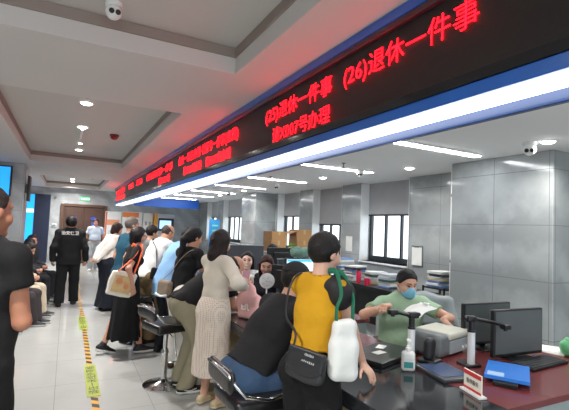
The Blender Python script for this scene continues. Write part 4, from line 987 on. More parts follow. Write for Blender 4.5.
file_pile('coloured file in the tall pile under the bright window', 4.72, 6.25, .772, 8, 8)
file_pile('coloured file in the low pile near the red mug', 4.80, 5.75, .772, 6, -12)
file_pile('coloured file in the pile at the near end of the black desk', 4.72, 5.3, .772, 6, 5)
t = thing('mug', 'red mug standing on the black window desk', 'mug', (4.48, 5.6, .771))
bm = NB(); lathe(bm, [(.001, 0), (.045, 0), (.05, .11), (.044, .11), (.04, .01), (.001, .01)], n=20); fin('cup', bm, M('red glaze', (196, 32, 70), .3), t, 'auto')
bm = NB(); tube(bm, arc((.045, 0, .09), (.045, 0, .025), (.045, 0, 0), 8), .007); fin('handle', bm, M('red glaze', (196, 32, 70)), t, True)
t = thing('vacuum_flask', 'red flask standing on the black window desk behind the mug', 'flask', (4.5, 5.85, .771))
bm = NB(); lathe(bm, [(.001, 0), (.04, 0), (.04, .19), (.03, .21), (.001, .21)], n=20); fin('body', bm, M('red glaze', (196, 32, 70)), t, 'auto')
bm = NB(); lathe(bm, [(.001, .21), (.032, .21), (.032, .25), (.001, .252)], n=20); fin('cap', bm, black_pl, t, 'auto')
t = thing('pen_pot', 'pot of pens and brushes on the black window desk', 'pen pot', (4.82, 6.98, .771))
bm = NB(); lathe(bm, [(.001, 0), (.045, 0), (.045, .12), (.041, .12), (.04, .01), (.001, .01)], n=18); fin('pot', bm, M('cream pot', (226, 214, 186), .5), t, 'auto')
for k in range(5):
    a = k*1.3; bm = NB(); cyl(bm, (.018*math.cos(a), .018*math.sin(a), .012), (.05*math.cos(a), .05*math.sin(a), .26+.02*(k % 3)), .005, n=6); fin('pen', bm, M('pen %d' % k, [(40, 60, 120), (170, 60, 50), (40, 40, 44), (190, 160, 70), (80, 120, 80)][k], .4), t)
t = thing('wall_clipboard', 'white sheet on a clipboard hung on the grey wall by the window', 'clipboard', (5.085, 5.1, 1.30))
bm = NB(); box(bm, (0, 0, 0), (.012, .24, .33), bevel=.003); fin('board', bm, grey_pl, t)
bm = NB(); box(bm, (-.008, 0, -.01), (.003, .215, .29)); fin('sheet', bm, paper_m, t)
bm = NB(); box(bm, (-.012, 0, .145), (.014, .1, .03), bevel=.004); fin('clip', bm, chrome, t)
t = thing('wall_notice', 'white paper notice taped to the pillar between the office windows', 'notice', (5.09, 6.97, 1.40))
bm = NB(); box(bm, (0, 0, 0), (.004, .21, .30)); fin('sheet', bm, paper_m, t)
bm = NB(); box(bm, (-.003, 0, .14), (.002, .06, .02)); fin('tape', bm, M('clear tape', (220, 222, 200), .3), t)
t = thing('drain_pipe', 'white vertical pipe beside the near marble pillar', 'pipe', (4.70, 4.06, 0))
bm = NB(); cyl(bm, (0, 0, 0), (0, 0, CO), .035, n=16); fin('pipe', bm, white_pl, t, 'auto')
for z in (1.3, 2.2):
    bm = NB(); cyl(bm, (0, 0, z-.02), (0, 0, z+.02), .042, n=16); box(bm, (0, -.06, z), (.03, .07, .02)); fin('pipe_clamp', bm, grey_pl, t, 'auto')
t = thing('file_shelf', 'narrow black shelf rack stacked with files beside the near pillar', 'shelf', (4.80, 4.32, 0))
shz = (.30, .60, .90)
for z in shz:
    bm = NB(); box(bm, (0, 0, z), (.36, .40, .02)); fin('shelf_board', bm, desk_black, t)
for sx in (-.17, .17):
    for sy in (-.19, .19):
        bm = NB(); box(bm, (sx, sy, .46), (.02, .02, .92)); fin('post', bm, black_pl, t)
for z, l in ((.31, 'bottom'), (.61, 'middle'), (.91, 'top')): file_pile('coloured file in the pile on the %s board of the narrow rack' % l, 4.80, 4.32, z+.001, 7 if z > .9 else 6, 0, (.02, .04))

# ================================================================== waiting seats on the left
seat_metal = M('perforated seat metal', (186, 192, 196), .3, .7)
t = thing('waiting_bench', 'row of steel waiting seats along the left of the hall', 'bench', (-.80, 8.6, 0))
bm = NB(); tube(bm, [(0, -1.9, .38), (0, 1.9, .38)], .028, 10); fin('beam', bm, seat_metal, t, True)
for y in (-1.55, 0, 1.55):
    bm = NB(); tube(bm, [(.34, y, .02), (.25, y, .05), (0, y, .37), (-.25, y, .05), (-.34, y, .02)], .022, 8); fin('leg', bm, chrome, t, True)
for k in range(6):
    y = -1.55+.62*k; prof = [(.24, .43), (.22, .445), (.05, .42), (-.12, .415), (-.19, .44), (-.24, .55), (-.30, .85), (-.32, .87)]
    bm = NB(); rings = []
    for a, z in prof: rings.append([(a, y-.27, z), (a, y+.27, z), (a-.006, y+.27, z-.014), (a-.006, y-.27, z-.014)])
    ring_mesh(bm, rings); fin('seat_shell', bm, seat_metal, t)
for k in range(7):
    y = -1.86+.62*k; bm = NB(); tube(bm, [(-.24, y, .50), (-.22, y, .64), (.16, y, .645), (.21, y, .62), (.20, y, .42)], .014, 8); fin('armrest', bm, chrome, t, True)

# ================================================================== people
BLK = (24, 24, 26); HAIRB = (26, 23, 22)
VX = 1.0
def W(p, d=None, n=None, curl=35, pole=None):
    h = dict(p=p, w=True, curl=curl)
    if d: h['d'] = d
    if n: h['n'] = n
    if pole: h['pole'] = pole
    return h
def soft_bag(name, lab, prims, mat, h=.008, folds=.004, cut=None, seed=1., cat='bag'):
    F = Field(prims, h)
    for c in cut or []: F.half(*c)
    F.folds(folds, 9, seed)
    t = thing(name, lab, cat, tuple(np.mean([p[0] for p, k in prims], 0)))
    F.mesh('bag_body', mat, t, tuple(t.location)); return t
def strap(t, pts, r, mat, flat=None, name='strap'):
    bm = NB(); o = Vector(t.location); tube(bm, [Vector(p)-o for p in pts], r, 8, flat=flat); return fin(name, bm, mat, t, True)
def smooth_pts(P, n=6):
    P = [Vector(p) for p in P]; out = []
    for i in range(len(P)-1):
        a, b, c, d = P[max(i-1, 0)], P[i], P[i+1], P[min(i+2, len(P)-1)]
        for k in range(n):
            t = k/n; out.append(.5*((2*b)+(c-a)*t+(2*a-5*b+4*c-d)*t*t+(3*b-a-3*c+d)*t**3))
    return out+[P[-1]]

# 1 man close on the left
p = Person('man in a plain black tee standing at the left picture edge', -.36, 2.42, 1.80, 42, (0, 4), look=(6, 4), hands=(None, dict(p=(.22, .0, 1.22), pole=(-.35, .62, -.6), d=(.3, -1, .1), n=(-1, 0, 0), curl=40)), h=.009, skin=(178, 122, 96), belly=.03, wide=1.06)
p.body(); p.hair('buzz', (40, 34, 32), .7, inf=.004, hl=.112); p.top((26, 26, 28), hem=.10, inf=.02, name='tee', sl=.46); p.trousers(BLK, name='trousers'); p.shoes(h=.008)
# 2 security guard
p = Person('security guard in black uniform seen from behind in the hall', .08, 9.15, 1.70, 2, (0, 2), look=(-4, 4), feet=((-.08, -.12, -10), (.12, .12, 10)), hands=(dict(out=.09, fw=.0), dict(out=.10, fw=.02)), h=.011, wide=1.12, skin=(178, 132, 108))
p.body(); p.hair('short', (20, 19, 19), inf=.024); p.top((27, 29, 31), 'long', .14, .028, .006, 'jacket'); p.trousers((25, 27, 29), .022, name='trousers', wide=.02); p.shoes((20, 20, 22), (24, 24, 26), .009)
bk = p.T-p.F1*.175+p.U1*.02
text('back_text', '治安保卫', .075, M('reflective white', (226, 228, 226), .5), tuple(bk-p.base-p.R1*.15), tuple(p.R1), tuple(p.U1), p.root, ext=.012, bold=.002, width=.30)
# 3 man in pale polo by the doors
p = Person('man in a pale blue polo shirt facing us near the double doors', .86, 15.3, 1.70, 176, (0, 1), look=(8, 2), feet=((.0, -.10, -12), (.04, .1, 14)), hands=(dict(out=.11), dict(out=.11)), h=.013, skin=(206, 152, 128), belly=.02)
p.body(); p.hair('short', (34, 30, 30), inf=.014); p.top((196, 212, 228), hem=-.07, inf=.02, name='polo_shirt'); p.collar((186, 204, 222)); p.trousers((168, 174, 178), .02, wide=.015); p.shoes((218, 218, 216), (232, 232, 230), .01)
bm = NB(); b0 = p.P+p.U0*.085-p.base; lathe(bm, [(.155, -.02), (.165, -.02), (.165, .02), (.155, .02)], tuple(b0), 28); bmesh.ops.scale(bm, vec=(1.05, .80, 1), verts=bm.verts[:], space=Matrix.Translation(-Vector(b0))); fin('belt', bm, black_pl, p.root)
# 4 woman in white jacket, hands behind her back
p = Person('woman in a white jacket and long dark trousers holding her hands behind', .72, 8.55, 1.64, 62, (6, 18), look=(10, 24), feet=((.02, -.1, -8), (.0, .1, 10)), fem=True, hands=(dict(p=(-.24, -.0, .96), pole=(-.7, -1, -.2), d=(-.2, .9, -.1), n=(-1, 0, 0)), dict(p=(-.25, .05, .93), pole=(-.7, 1, -.2), d=(-.2, -.9, -.1), n=(-1, 0, 0))), h=.010, skin=(220, 172, 150))
p.body(); p.hair('bob', (44, 28, 26), inf=.016); p.top((222, 216, 210), 'long', .06, .024, .006, 'jacket'); p.trousers((28, 33, 44), .03, wide=.07, name='trousers'); p.shoes((26, 26, 28), (30, 30, 32), .009, True)
# hidden person between
p = Person('person in a grey top almost hidden behind the woman in the black dress', 1.12, 6.95, 1.62, 75, (4, 14), look=(0, 10), fem=True, h=.012, hands=(dict(p=(.3, -.12, 1.0)), dict(p=(.3, .12, 1.0))))
p.body(); p.hair('short', HAIRB); p.top((120, 122, 124), 'short', .12, .02); p.trousers((40, 42, 46)); p.shoes(h=.01)
# 5 man in teal tee
p = Person('grey-haired man in a teal tee waiting behind the woman in black', .78, 6.55, 1.73, 72, (3, 10), look=(6, 4), hands=(dict(p=(.12, -.22, .92), pole=(-1, -.4, 0)), dict(p=(-.12, .25, .90), pole=(-1, .5, 0))), h=.010, skin=(190, 138, 112), belly=.03)
p.body(); p.hair('short', (92, 86, 82), .6, inf=.008); p.top((28, 72, 92), hem=.14, inf=.018, name='tee'); p.trousers((30, 36, 50)); p.shoes((30, 30, 34), (40, 40, 42), .009)
# 6 woman in black dress with orange handled bag
p = Person('woman in a long black dress and glasses walking past the stools', .745, 5.70, 1.59, 82, (4, 10), look=(2, 8), feet=((-.24, -.06, -4, 18, .03), (.16, .10, 4)), fem=True, hands=(dict(p=(.1, -.2, .80)), dict(p=(-.02, .28, .86), pole=(-1, .5, 0), d=(.2, -.1, -1))), h=.008, skin=(206, 154, 130))
p.body(); p.hair('bob', (24, 21, 21), inf=.014); p.top(BLK, 'short', -.02, .014, name='dress_bodice'); p.skirt((20, 20, 22), .20, .27, 'dress_skirt', pleats=9, off=(-.02, .02), q=1.3); p.shoes((28, 28, 30), (226, 226, 224), .006)
def glasses(p):
    bm = NB(); k = p.k**.5; H = lambda r, f, u: Vector(p.HC+(p.HR*r+p.HF*f+p.HU*u)*k-p.base)
    for g in (-1, 1):
        tube(bm, [H(g*(.033+.022*math.cos(a*math.pi/7)), .104-.008*math.cos(a*math.pi/7), .012+.016*math.sin(a*math.pi/7)) for a in range(14)], .0022, 6, closed=True)
        tube(bm, [H(g*.055, .096, .018), H(g*.078, .06, .02), H(g*.081, -.01, .018)], .002, 6)
    tube(bm, [H(-.011, .112, .016), H(.011, .112, .016)], .002, 6); fin('glasses', bm, black_pl, p.root, True)
glasses(p)
sh_ = p.S[1]; o_ = A(*p.R)*1.0
bp = sh_+p.R*.075-p.F*.14; Bx = np.array([p.F*math.cos(.35)-UP*math.sin(.35)*-1*.0, p.R, UP]); Bx = np.array([nrm(p.F-UP*.26), p.R, nrm(UP+p.F*.26)])
bc = A(bp[0], bp[1], .90)+p.R*.03-p.F*.06
canvas = cloth('cream canvas', (226, 220, 208))
t = soft_bag('shopping_bag', 'cream shopping bag with a printed picture on orange shoulder straps', [(rbox(bc, Bx, A(.155, .035, .15), .03), 0)], canvas, .008, .005)
bm = NB(); o = Vector(t.location); cen = Vector(bc+p.R*.040)-o
qv = [cen+Vector(Bx[0])*a+Vector(Bx[2])*b for a, b in ((-.11, -.10), (.11, -.10), (.11, .10), (-.11, .10))]
ring_mesh(bm, [qv, [v+Vector(p.R)*.006 for v in qv]]); fin('printed_panel', bm, M('bag print ochre', (206, 178, 128), .8, noise=(14, .35)), t)
for a, b, r in ((-.045, .035, .036), (.05, -.02, .03)):
    bm = NB(); lathe(bm, [(.001, 0), (r, 0), (r, .004), (.001, .004)], tuple(cen+Vector(Bx[0])*a+Vector(Bx[2])*b+Vector(p.R)*.006), 18, tuple(p.R)); fin('printed_flower', bm, M('bag print orange', (212, 140, 100), .8, noise=(20, .25)), t)
org = M('orange strap', (214, 92, 56), .7); shT = p.S[1]+UP*.083-p.R*.03
for dx in (-.09, .10):
    top_ = bc+Bx[2]*.14+Bx[0]*dx
    for q in (-1,):
        strap(t, smooth_pts([top_+p.R*.03, p.S[1]+p.R*.075+p.F*(dx*.3)-UP*.02, shT+p.F*(dx*.45), p.S[1]-p.R*.05-p.F*.06*(1 if dx < 0 else -1)+UP*.055]), .016, org, .004)
# 7 man in white, bending
p = Person('balding man in a white tee and khaki trousers bent towards the counter', 1.08, 6.15, 1.70, 66, (12, 32), look=(0, 26), hands=(dict(p=(.42, -.12, .82), d=(1, 0, -.2)), dict(p=(.44, .14, .82), d=(1, 0, -.2))), h=.010, skin=(206, 152, 122), belly=.03)
p.body(); p.hair('rim', (70, 62, 58), inf=.006); p.top((222, 222, 220), hem=.06, inf=.02, name='tee'); p.trousers((128, 108, 78), .022, wide=.02); p.shoes((34, 32, 32), (50, 48, 46), .009)
k = p.k; back = lambda up, r, f: p.C+p.U1*up+p.R1*r+p.F1*f
t = soft_bag('waist_bag', 'black sling bag hanging at the side of the man in white', [(rbox(p.P+p.R0*.20-p.F0*.02+p.U0*.02, np.array([p.F0, p.R0, p.U0]), A(.10, .03, .08), .025), 0)], M('black nylon', (28, 28, 32), .5), .008, .003)
strap(t, smooth_pts([p.P+p.R0*.20-p.F0*.05+p.U0*.09, back(.0, .13, -.12), back(.10, .0, -.147), back(.16, -.11, -.10), back(.19, -.13, -.02)]), .014, M('black webbing', (30, 30, 33), .7), .004)
t = soft_bag('plastic_bag', 'crumpled white plastic bag with green print held at the queue', [(ell(A(.83, 5.98, .74), B3, (.09, .07, .14)), 0), (rc(A(.83, 5.98, .84), A(.86, 6.0, .96), .05, .012), .04)], M('plastic bag white', (224, 228, 220), .35, noise=(8, .06)), .009, .009)
bm = NB(); lathe(bm, [(.001, 0), (.035, 0), (.035, .006), (.001, .006)], (.83-t.location.x, 5.905-t.location.y, .75-t.location.z), 14, (0, -1, .1)); fin('green_print', bm, M('green print', (110, 150, 96), .6), t)
# 8 person in light blue shirt
p = Person('person in a long light blue shirt leaning over the counter', 1.20, 5.55, 1.68, 68, (14, 36), look=(8, 28), hands=(dict(p=(.42, -.12, .82), d=(1, 0, -.2)), dict(p=(.42, .16, .82), d=(1, 0, -.2))), h=.010, skin=(204, 152, 126))
p.body(); p.hair('short', HAIRB); p.top((138, 180, 222), 'mid', .22, .026, .006, 'shirt'); p.trousers((32, 34, 40)); p.shoes((26, 26, 28), (40, 40, 42), .009)
# 9 woman with ponytail
p = Person('woman with a ponytail in a black tee and white trousers', 1.22, 4.86, 1.63, 66, (6, 16), look=(8, 16), feet=((.02, -.11, -8), (.0, .09, 8)), fem=True, wide=1.08, hands=(dict(p=(.40, -.10, .86), d=(1, 0, -.2)), dict(p=(.32, .22, .94), pole=(-1, .5, -.2), d=(1, -.3, -.2))), h=.009, skin=(206, 152, 124))
p.body(); p.hair('pony', (22, 20, 20), tail=.36); p.top((27, 27, 29), hem=.10, inf=.016, name='tee'); p.trousers((226, 222, 218), .022, wide=.03); p.shoes((104, 66, 48), (60, 44, 36), .009, True)
Bq = np.array([p.F0, p.R0, p.U0])
t = soft_bag('crossbody_bag', 'brown and white crossbody bag at the hip of the ponytailed woman', [(rbox(p.P-p.F0*.16-p.R0*.10+p.U0*.01, np.array([p.R0, -p.F0, p.U0]), A(.11, .04, .09), .035), 0)], M('bag canvas brown', (136, 120, 104), .7, noise=(24, .3)), .008, .002)
bm = NB(); c = Vector(p.P-p.F0*.16-p.R0*.10-p.U0*.05)-Vector(t.location); tube(bm, [c+Vector(p.R0)*a-Vector(p.F0)*.044+Vector(p.U0)*b for a, b in ((-.10, -.01), (0, -.03), (.10, -.01))], .012, 8); fin('white_trim', bm, white_pl, t, True)
strap(t, smooth_pts([p.P-p.F0*.16-p.R0*.19+p.U0*.08, p.W-p.F1*.125-p.R1*.09+p.U1*.05, p.C-p.F1*.118+p.R1*.02+p.U1*.03, p.T-p.F1*.09+p.R1*.115+p.U1*.05, p.T+p.R1*.13+p.U1*.085+p.F1*.0]), .010, M('tan strap', (150, 132, 112), .7), .004)
# 10 bent man in khaki
p = Person('man bent low over the counter in a black tee and khaki trousers', 1.14, 4.25, 1.68, 84, (42, 72), look=(6, 34), pz=.86, poff=(-.02, .0), feet=((.0, -.13, -6), (-.02, .10, 8)), hands=(dict(p=(.62, -.12, .83), d=(1, .1, -.1)), dict(p=(.62, .16, .83), d=(1, -.1, -.1))), h=.009, skin=(204, 150, 124), wide=.93, belly=.02)
p.body(); p.hair('rim', (60, 50, 46), inf=.006); p.top((27, 27, 29), hem=.05, inf=.034, name='tee'); p.trousers((142, 136, 114), .022, wide=.015); sh = p.shoes((26, 26, 28), (228, 228, 226), .006)
for i, s_ in enumerate(sh):
    an, fd, fr, fu = p.feet[i]
    for sd in (-1, 1):
        bm = NB(); c = Vector(an-fu*.085-p.base); ft = lambda f, u: c+Vector(fd)*f+Vector(fu)*u+Vector(fr)*sd*(.0455-.006*max(0, f-.08)/.08)
        tube(bm, [ft(-.02, .052), ft(.02, .040), ft(.055, .042), ft(.10, .058)], .006, 6, flat=.004); fin('swoosh', bm, white_pl, s_, True)
# 11 beige woman
def dotted(name, rgb, rgb2, sc_):
    m = M(name, rgb, .85); nt = m.node_tree; b = nt.nodes['Principled BSDF']
    tc = nt.nodes.new('ShaderNodeTexCoord'); v = nt.nodes.new('ShaderNodeTexVoronoi'); v.inputs['Scale'].default_value = sc_; v.inputs['Randomness'].default_value = .15
    nt.links.new(tc.outputs['Object'], v.inputs['Vector']); r = nt.nodes.new('ShaderNodeMapRange'); r.inputs[1].default_value = .28; r.inputs[2].default_value = .42; nt.links.new(v.outputs['Distance'], r.inputs[0])
    x = nt.nodes.new('ShaderNodeMix'); x.data_type = 'RGBA'; x.inputs[6].default_value = (*lin(rgb2), 1); x.inputs[7].default_value = (*lin(rgb), 1); nt.links.new(r.outputs[0], x.inputs[0]); nt.links.new(x.outputs[2], b.inputs['Base Color']); return m
p = Person('woman in a cream top and long dotted beige skirt holding a phone', 1.27, 3.80, 1.605, 66, (0, 3), look=(-4, 12), feet=((.0, -.09, -8), (.02, .09, 8)), fem=True, wide=.92, hands=(dict(p=(.30, .04, 1.08), pole=(-.1, -.2, -1), d=(.6, .6, .2), n=(0, .6, .8)), W((1.49, 3.66, 1.10), (.55, .5, .35), (-.6, .6, .2), 55, (-.5, 1, -.5))), h=.008, skin=(212, 164, 140))
p.body(); p.hair('long', (34, 25, 23), .5, inf=.017, tail=.125); p.top((208, 200, 186), 'long', .04, .024, .006, 'blouse', seed=3.); p.skirt((206, 192, 180), .30, .205, mat=dotted('dotted skirt cloth', (214, 202, 190), (176, 156, 142), 62), amp=.004, q=1.15); p.shoes((196, 178, 146), (206, 190, 160), .007, True)
hT, hd_, hn_ = p.hand[1][:3]
t = thing('mobile_phone', 'phone in a mauve case held up by the woman in beige', 'phone', tuple(hT+hd_*.10+hn_*.025)); z_ = Vector(nrm(UP*.8+hd_*.4)); x_ = Vector(np.cross(hd_, UP)).normalized(); y_ = z_.cross(x_)
mt = Matrix((x_, y_, z_)).transposed()
bm = NB(); box(bm, (0, 0, .01), (.076, .011, .155), rot=mt, bevel=.005); fin('phone_case', bm, M('mauve case', (176, 128, 140), .5), t)
bm = NB(); box(bm, tuple(-y_*.007*(-1)), (.066, .002, .140), rot=mt); fin('phone_screen', bm, M('phone screen', (40, 44, 52), .1), t)
# 12 person on the front stool
p = Person('person in a black jacket, cap and jeans slumped forward on the front stool', 1.11, 2.60, 1.84, 84, (31, 37), look=(-14, 8), pz=.685, poff=(0, 0), feet=((.22, -.13, -8, 0, .10), (.24, .13, 8, 0, .06)), hands=(W((1.68, 2.92, .835), (.6, .5, -.1), (0, 0, -1), 25), W((1.72, 2.62, .835), (.7, .3, -.1), (0, 0, -1), 25, (-.4, 1, -.2))), h=.009, wide=.98, skin=(196, 146, 120))
p.body(); p.hair('short', HAIRB); p.top((31, 31, 33), 'long', -.04, .026, .006, 'jacket', seed=2.); p.trousers((54, 76, 104), .022, wide=.015, name='jeans'); p.shoes((40, 40, 44), (200, 200, 198), .008)
F = Field([(ell(p.HC+p.HF*-.008+p.HU*.03, p.B, (.100, .118, .108)), 0)], .007); F.half(p.HC+p.HU*.045, nrm(-p.HU-p.HF*.12)); F.add((rc(p.HC+p.HU*.05+p.HF*.09, p.HC+p.HU*.04+p.HF*.17, .075, .07, p.HU, 9.)), .01)
F.mesh('cap', M('black cap cloth', (24, 24, 26), .85, bump=(40, .2)), p.root, p.base)
# 13 woman in mustard
p = Person('woman in a mustard top with black sheer sleeves resting a hand on the counter', 1.25, 2.03, 1.64, 68, (5, 10), look=(10, 4), feet=((.0, -.1, -8), (.0, .1, 8)), fem=True, wide=.9, hands=(dict(p=(.34, -.10, .86), d=(1, 0, -.1), n=(0, 0, -1)), W((1.607, 2.023, .868), (0.077, -0.725, -.45), (-.25, .1, -1), 14, (-.6, .5, -.2))), h=.007, skin=(214, 170, 148))
p.body(); p.hair('short', (24, 21, 20), .5, inf=.012); p.top((196, 146, 28), 'none', -.10, .018, .004, 'top', seed=.5, loose=.01)
blk_sheer = M('black sheer cloth', (30, 28, 30), .7, noise=(60, .3))
for i, (S, E, T) in enumerate(p.arm):
    u = nrm(E-S); e = S+u*.115; zz = (.8, 1)[i]; F = Field([(rc(S-p.R1*(-1, 1)[i]*.03+p.U1*.006, S, .069*zz, .074*zz), 0), (ell(S+p.U1*.008+u*.02+p.R1*(-.0, .006)[i], np.array([nrm(np.cross(u, UP)), nrm(np.cross(u, np.cross(u, UP))), u]), (.075*zz, .075*zz, .080*zz)), 0), (rc(S+u*.04, e, .068*zz, .060*zz), .03)], .007)
    F.half(e-u*.015, u); F.folds(.004, 12, 2.); F.mesh('sleeve', blk_sheer, p.root, p.base)
p.trousers((23, 23, 25), .020, wide=.02, amp=.004); p.shoes(h=.008)
Bh = np.array([p.R0, p.F0, p.U0])
c = p.P-p.F0*.155+p.R0*.085+p.U0*.045; Rb = nrm(p.R0+p.F0*.25); Bb = np.array([nrm(Rb-p.U0*.13), nrm(np.cross(p.U0, Rb)), nrm(p.U0+Rb*.13)]); p.F0 = Bb[1]
t = soft_bag('shoulder_bag', 'black saddle bag hanging at the hip of the woman in mustard', [(rbox(c, Bb, A(.105, .032, .078), .028), 0), (ell(c-Bb[2]*.04, Bb, (.105, .033, .05)), .02)], M('black bag leather', (38, 39, 42), .5, bump=(80, .1)), .006, .002)
F = Field([(rbox(c-p.F0*.036+Bb[2]*.035, Bb, A(.102, .008, .05), .008), 0), (ell(c-p.F0*.036-Bb[2]*.015, Bb, (.09, .009, .04)), .02)], .006); F.mesh('flap', M('black flap leather', (32, 33, 36), .45), t, tuple(t.location))
wt = M('bag lettering', (176, 178, 180), .4); c0 = Vector(t.location)
for s_, dz in (('good', .055), ('moments', .022), ('bags', -.010)):
    pass
for dz, w_ in ((.060, .045), (.026, .062), (-.006, .045)):
    bm = NB(); n_ = 7
    for q in range(n_): box(bm, tuple(Vector(c-p.F0*.046+Bb[2]*dz+Bb[0]*(.02+w_*(q/(n_-1)-.5)))-c0), (w_/n_*.62, .003, .010+.004*(q % 3 == 1)), rot=Matrix((Vector(Bb[0]), Vector(Bb[1]), Vector(Bb[2]))).transposed())
    fin('lettering', bm, wt, t)
ring = M('bag ring', (150, 150, 150), .25, 1.)
strap(t, smooth_pts([c-Bb[0]*.095+Bb[2]*.06, c-Bb[0]*.105+Bb[2]*.13+p.F0*.02, p.C-p.R1*.115-p.F1*.118-p.U1*.05, p.T-p.R1*.125-p.F1*.115+p.U1*.0, p.T-p.R1*.12-p.F1*.06+p.U1*.09, p.T-p.R1*.12+p.F1*.02+p.U1*.105]), .008, M('black strap', (30, 30, 33), .5), .004)
S, E, T = p.arm[1]; u = nrm(E-S); cb = S+A(-.035, -.12, -.29)
Bt = np.array([nrm(p.R*.6+p.F*.8), nrm(p.R*.8-p.F*.6), UP])
t = soft_bag('canvas_bag', 'white canvas bag on green straps hanging from the shoulder', [(rbox(cb, Bt, A(.066, .035, .155), .032), 0), (rbox(cb-UP*.05, Bt, A(.074, .042, .10), .04), .04)], cloth('white canvas', (220, 222, 220)), .007, .003, seed=3.)
grn = M('green webbing', (20, 104, 78), .7)
for dx, q in ((-.055, -.05), (.055, .03)):
    tp = cb+UP*.15+Bt[0]*dx*.8
    fr_ = 1 if dx > 0 else -1
    strap(t, smooth_pts([tp-UP*.03, tp+UP*.06, S+p.F1*fr_*.055-p.F1*.035+p.R1*.080-UP*.02, S+p.F1*fr_*.03-p.F1*.02+p.R1*.02+UP*.088, S+p.F1*(fr_*.03)-p.R1*.045+UP*.088, S+p.F1*.07-p.R1*.05+UP*.03]), .015, grn, .004)

# ------------------------------------------------------------------ clerks
p = Person('clerk in a green polo and blue mask reading a paper at the desk', 2.74, 2.95, 1.70, 196, (4, 12), look=(-6, 20), pz=.575, poff=(.0, 0), feet=((.40, -.12, 0), (.42, .12, 0)), hands=(W((2.74, 2.44, .97), (-.1, -.8, -.45), (0, .3, -1), 30, (-.2, -1, -.3)), W((2.36, 2.66, 1.06), (-.75, -.25, .1), (0, 0, -1), 45, (-.3, 1, -.5))), h=.007, wide=1.12, belly=.07, skin=(214, 164, 138))
p.body(); p.hair('short', (24, 22, 22), inf=.010, hl=.092); p.top((160, 188, 158), hem=.10, inf=.018, amp=.004, name='polo_shirt'); p.collar((150, 180, 150)); p.trousers((44, 48, 58)); p.shoes(h=.009)
G = Field([(ell(p.HC+p.HF*.035-p.HU*.055, p.B, (.066, .085, .062)), 0), (rc(p.HC+p.HF*.10-p.HU*.02, p.HC+p.HF*.095-p.HU*.07, .022, .026), .03)], .005)
G.half(p.HC+p.HF*.035, -nrm(p.HF+p.HU*.1)); G.half(p.HC-p.HU*.006, nrm(p.HU+p.HF*-.1)); mk = G.mesh('face_mask', M('surgical mask blue', (128, 192, 218), .7, noise=(30, .05)), p.root, p.base)
bm = NB()
for g in (-1, 1):
    for u_ in (-.02, -.09): tube(bm, [Vector(p.HC+p.HR*g*.06+p.HF*.05+p.HU*u_-p.base), Vector(p.HC+p.HR*g*.080+p.HF*-.01+p.HU*(u_*.4-.01)-p.base), Vector(p.HC+p.HR*g*.084-p.HF*.028+p.HU*.0-p.base)], .002, 6)
fin('ear_loop', bm, white_pl, mk, True)
t = thing('paper_sheet', 'white sheet of paper held out by the clerk in green', 'paper', (2.40, 2.36, 1.085)); bm = NB()
ring_mesh(bm, [[Vector((-.11+.22*i/8, s_, .012*math.sin(i*.6)+dz)) for s_, dz in ((-.07, 0), (.07, .01), (.07, .011), (-.07, .001))] for i in range(9)])
bmesh.ops.rotate(bm, cent=(0, 0, 0), matrix=Matrix.Rotation(rad(10), 3, 'Z') @ Matrix.Rotation(rad(-16), 3, 'Y') @ Matrix.Rotation(rad(6), 3, 'X'), verts=bm.verts[:]); fin('sheet', bm, paper_m, t, True)
bm = NB(); box(bm, (.09, .03, .035), (.02, .05, .012), bevel=.003); fin('clip', bm, white_pl, t)

p = Person('smiling clerk with long dark hair in a white blouse behind the counter', 2.24, 5.36, 1.66, 222, (2, 6), look=(-16, 2), pz=.56, feet=((.38, -.1, 0), (.38, .1, 0)), fem=True, hands=(W((2.10, 5.05, .83), (-.6, -.6, 0), (0, 0, -1)), W((2.0, 5.30, .83), (-.7, -.4, 0), (0, 0, -1))), h=.007, skin=(240, 196, 178))
p.smile = 1; p.body(); p.hair('long', (27, 22, 22), tail=.16, hl=.096); p.top((214, 214, 214), 'long', .08, .022, name='blouse'); p.trousers((34, 36, 44)); p.shoes(h=.01)
p = Person('clerk with reddish tied hair looking down beside the fan', 2.32, 4.80, 1.64, 248, (4, 12), look=(-40, 24), pz=.58, feet=((.38, -.1, 0), (.38, .1, 0)), fem=True, hands=(W((1.98, 4.85, .84), (-.9, .1, 0), (0, 0, -1)), W((1.97, 4.62, .84), (-.9, -.2, 0), (0, 0, -1))), h=.009, skin=(226, 178, 156))
p.body(); p.hair('pony', (56, 30, 26), inf=.012, tail=.12, hl=.09); p.top((30, 31, 35), 'long', .08, .022, name='jacket'); p.trousers((34, 36, 44)); p.shoes(h=.01)
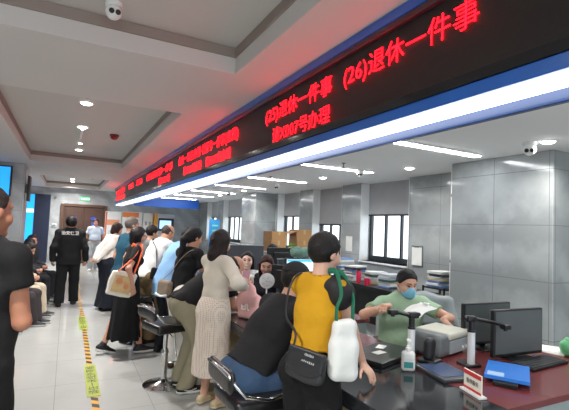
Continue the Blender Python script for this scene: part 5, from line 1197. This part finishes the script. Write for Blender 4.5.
F = Field([(rc(p.HC-p.HR*.075+p.HF*.01+p.HU*.02, p.HC-p.HR*.085+p.HF*.02-p.HU*.16, .026, .018), 0), (rc(p.HC+p.HR*.075+p.HF*.01+p.HU*.02, p.HC+p.HR*.085+p.HF*.02-p.HU*.16, .026, .018), 0)], .008); F.mesh('side_lock', MATS['hair 56 30 26'], p.root, p.base)
p = Person('dark-haired man sitting behind the rear desk with head bowed', 3.02, 6.22, 1.70, 205, (2, 8), look=(2, 14), pz=.62, feet=((.38, -.1, 0), (.38, .1, 0)), hands=(W((3.1, 5.9, .84), (-.4, -.8, 0), (0, 0, -1)), W((2.8, 5.98, .84), (-.5, -.6, 0), (0, 0, -1))), h=.010, skin=(210, 160, 136))
p.body(); p.hair('short', (22, 20, 20), inf=.016); p.top((60, 66, 78), 'long', .08, .02, name='shirt'); p.trousers((34, 36, 44)); p.shoes(h=.011)

# ------------------------------------------------------------------ people on the waiting seats
def seated(lab, y, topc, tro, hairs, hc, fem, skin, slv='long', look=(0, 15), lean=(-4, 6), hd=100, H=1.64, x=-.78):
    p = Person(lab, x, y, H, hd, lean, look=look, pz=.53, feet=((.46, -.1, 0), (.44, .1, 0)), fem=fem, hands=(dict(p=(.30, -.06, .66), d=(1, .4, -.1)), dict(p=(.30, .08, .66), d=(1, -.4, -.1))), h=.012, skin=skin)
    p.body(); p.hair(hairs, hc, tail=.16); p.top(topc, slv, .06, .024, .006, 'jacket' if slv == 'long' else 'shirt'); p.trousers(tro, .02); p.shoes((40, 40, 44), (190, 190, 190), .01); return p
seated('woman in a dark patterned jacket looking down on the waiting seats', 9.53, (58, 60, 66), (36, 38, 44), 'bob', HAIRB, True, (222, 172, 150), look=(20, 26), hd=115, lean=(4, 14), x=-.72)
seated('man sitting farthest along the waiting seats behind the woman in the dark jacket', 10.15, (40, 42, 46), (30, 32, 36), 'short', HAIRB, False, (196, 132, 112), look=(30, 6), hd=115, H=1.72, lean=(0, 8), x=-.66)
seated('dark-haired person in a cream top hunched on the waiting seats', 8.29, (206, 194, 170), (196, 186, 166), 'bob', HAIRB, True, (206, 158, 134), lean=(8, 24), look=(0, 30), x=-.74)
seated('person in a reddish top on the waiting seats beside the man in the black tee', 7.67, (150, 72, 60), (60, 56, 58), 'short', HAIRB, False, (200, 150, 126), 'short', lean=(8, 26), look=(0, 30))
